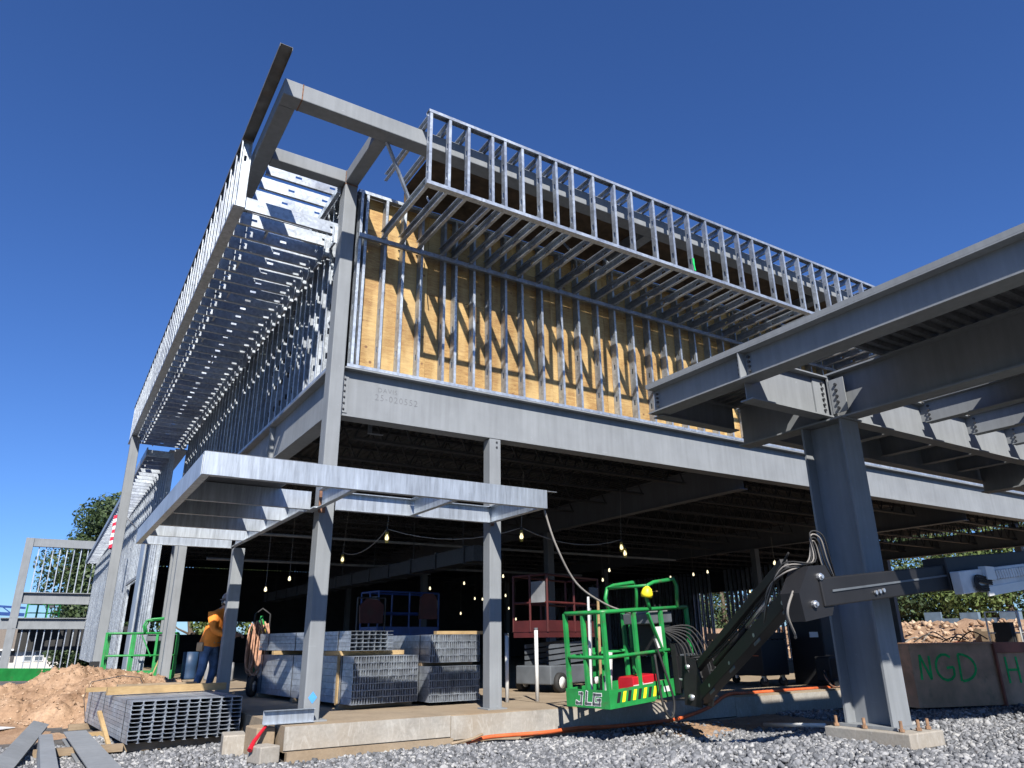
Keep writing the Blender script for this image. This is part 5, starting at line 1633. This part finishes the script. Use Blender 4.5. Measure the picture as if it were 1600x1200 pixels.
for k in range(3): hose([(9.75, -.1 + .05 * k, .3), (9.6, -.16, .15 + .05 * k), (9.7, -.22, .03), (9.95, -.24, .02 + .02 * k)], .015).build('cable', M['rope'] if k == 1 else M['rubber'], o, True)
for x in (9.85, 10.3): MB().lathe([(.08, -.02), (.08, .02)], (x, -.205, .09), (0, 1, 0), 14).build('wheel', M['rubber'], o, True)

CM = Matrix.Translation((10.35, -1.45, -0.34)) @ Matrix.Rotation(math.atan2(-.55, 1.75), 4, 'Z')
t = thing('steel_container', 'rust brown steel container with green spray lettering behind the massive column', 'container', (10.35, -1.45, -0.34), math.atan2(-.55, 1.75))
cb_ = M['boxwood']
MB().box(0, .02, .04, 1.86, .9, 1.09).build('body', cb_, t, M=CM)
MB().box(1.90, .02, .04, 5.6, .9, 1.10).build('body', cb_, t, M=CM)
MB().box(1.862, -.03, .02, 1.898, .9, 1.13).build('rib', M['boxred'], t, M=CM)
for x in (2.75, 3.65, 4.55): MB().box(x, -.025, .02, x + .04, .019, 1.12).build('rib', M['boxred'], t, M=CM)
MB().box(1.905, -.012, .93, 5.6, .0185, 1.115).build('top_band', M['boxred'], t, M=CM)
MB().box(0, -.01, 1.091, 1.86, .9, 1.12).build('top_edge', cb_, t, M=CM)
# hand-sprayed letters
def spray(strokes, ox, oz, s, name='spray_letter'):
    for st_ in strokes:
        mb = MB()
        for i in range(len(st_) - 1):
            (a, b), (c, d) = st_[i], st_[i + 1]
            mb.bar((ox + a * s, .0, oz + b * s), (ox + c * s, .0, oz + d * s), .045, .006, (0, 1, 0))
        ob = mb.build(name, M['spray'], t, M=CM @ Matrix.Translation((0, .014, 0)))


arc = lambda cx, cy, rx, ry, a0, a1, n=10: [(cx + rx * math.cos(R(a0 + (a1 - a0) * i / n)), cy + ry * math.sin(R(a0 + (a1 - a0) * i / n))) for i in range(n + 1)]
spray([[(0, 0), (.08, 1), (.5, 0), (.55, .95)]], .16, .50, .42)
spray([arc(.5, .5, .48, .5, 50, 320), [(.87, .17), (.9, .5), (.55, .48)]], .50, .48, .44)
spray([[(0, 0), (.05, 1)], arc(.05, .5, .75, .5, 90, -90)], 1.02, .46, .46)
spray([[(0, 0), (0, 1)], [(.55, 0), (.55, 1)], [(0, .5), (.55, .5)]], 2.10, .40, .46)
spray([[(.5, 1), (0, 1), (0, 0), (.5, 0)], [(0, .5), (.4, .5)]], 2.90, .40, .46)
# scrap lying on the container
for k in range(6):
    a = CM @ Vector((.2 + .28 * k, .3 + .1 * (k % 3), 1.135)); b = CM @ Vector((.75 + .26 * k, .45 - .2 * (k % 2), 1.17))
    tag(hose([a, (a + b) / 2 + Vector((0, 0, .06 + .05 * (k % 3))), b], .012).build('scrap_cable', M['rubber'] if k % 2 else M['cord'], None, True),
        'loose cable lying on top of the brown container', 'cable', 'cables on the container')
# barrier frames beyond
for k, y in enumerate((.38, -.35)):
    t = thing('barrier_frame', ('white pipe barrier frame beyond the brown container, left of two', 'white pipe barrier frame beyond the brown container, right of two')[k], 'barrier', (17, y, 0), group='barrier frames')
    MB().tube([(17, y, .002), (17, y, 1.45), (17.3, y - .62, 1.45), (17.3, y - .62, .002)], .025, 8).build('frame', M['white'], t, True)
    MB().tube([(17, y, .95), (17.3, y - .62, .95)], .02, 8).build('cross_pipe', M['white'], t, True)
    MB().box(17.05, y - .5, .03, 17.25, y - .1, 1.2).build('dark_sheet', M['silt'], t)

# ------------------------------------------------------------------ work lights
def bulb(parent, p, lit=True, r=.034):
    b = MB().lathe([(.012, .07), (.018, .045), (r * .8, .025), (r, 0), (r * .8, -.026), (.01, -.038)], p, (0, 0, 1), 12).build('bulb', M['bulb'], parent, True)
    mb = MB()
    for k in range(6):
        a = k * math.pi / 3
        mb.tube([(p[0] + .02 * math.cos(a), p[1] + .02 * math.sin(a), p[2] + .12), (p[0] + 1.3 * r * math.cos(a), p[1] + 1.3 * r * math.sin(a), p[2]), (p[0] + .02 * math.cos(a), p[1] + .02 * math.sin(a), p[2] - .085)], .004, 5)
    mb.build('cage', M['cage'], b)
    MB().lathe([(.02, .10), (.024, .17), (.01, .18)], p, (0, 0, 1), 8).build('socket', M['rubber'], b)
    return b


t = thing('light_string', 'string of caged work lights hanging inside behind the canopy', 'light string', (3, 3, 3))
BP = [(0.52, 9.0, 1.93), (1.37, 9.0, 2.11), (1.92, 9.0, 2.38), (2.55, 7.0, 2.69), (2.06, 3.18, 2.70), (4.18, 1.89, 2.70), (6.94, 2.33, 2.70)]
for p in BP[3:]: bulb(t, p)
bulb(t, (7.0, 2.30, 2.58))
for i in range(3, len(BP) - 1):
    a, b = Vector(BP[i]) + Vector((0, 0, .17)), Vector(BP[i + 1]) + Vector((0, 0, .17))
    pts = [a.lerp(b, u / 8) - Vector((0, 0, 4 * .20 * (u / 8) * (1 - u / 8))) for u in range(9)]
    MB().tube(pts, .008, 6).build('cord', M['cord'], t, True)
for p in BP[3:]: MB().tube([(p[0], p[1], p[2] + .17), (p[0] + .1, p[1] + .05, 3.95)], .004, 5).build('hanger', M['cord'], t)
FAR = BP[:3] + [(8.14, 14.0, 2.62), (9.48, 14.0, 2.83), (9.9, 12.0, 2.94), (12.43, 16.0, 2.58), (9.74, 9.0, 2.96), (11.24, 8.0, 2.86), (12.58, 10.0, 2.76), (16.2, 9.4, 3.02), (16.6, 9.1, 3.1), (16.33, 6.0, 3.11), (16.6, 6.2, 3.18), (22.1, 12.0, 2.73),
                 (11.48, 18.0, 1.96), (9.65, 18.0, 2.46), (12.14, 18.0, 2.56), (12.51, 18.0, 2.54), (14.67, 16.0, 2.66), (13.81, 18.0, 2.19), (14.16, 18.0, 1.75), (15.67, 10.0, 2.94)]
bm0 = MB().lathe([(.012, .08), (.02, .06), (.028, .03), (.034, 0), (.026, -.025), (.008, -.034)], (0, 0, 0), (0, 0, 1), 10).mesh('far_bulb', M['bulb'], True, center=False)[0]
sk0 = MB().lathe([(.018, .075), (.02, .15), (.01, .19)], (0, 0, 0), (0, 0, 1), 8).mesh('far_socket', M['rubber'], center=False)[0]
for p in FAR:
    t = thing('work_light', 'small glowing work light bulb hanging far back in the dark interior', 'work light', p, group='far work lights')
    add('bulb', bm0, Matrix.Translation(p), t)
    add('socket', sk0, Matrix.Translation(p), t)
    MB().tube([(p[0], p[1], p[2] + .19), (p[0], p[1], 3.95)], .005, 5).build('cord', M['cord'], t)
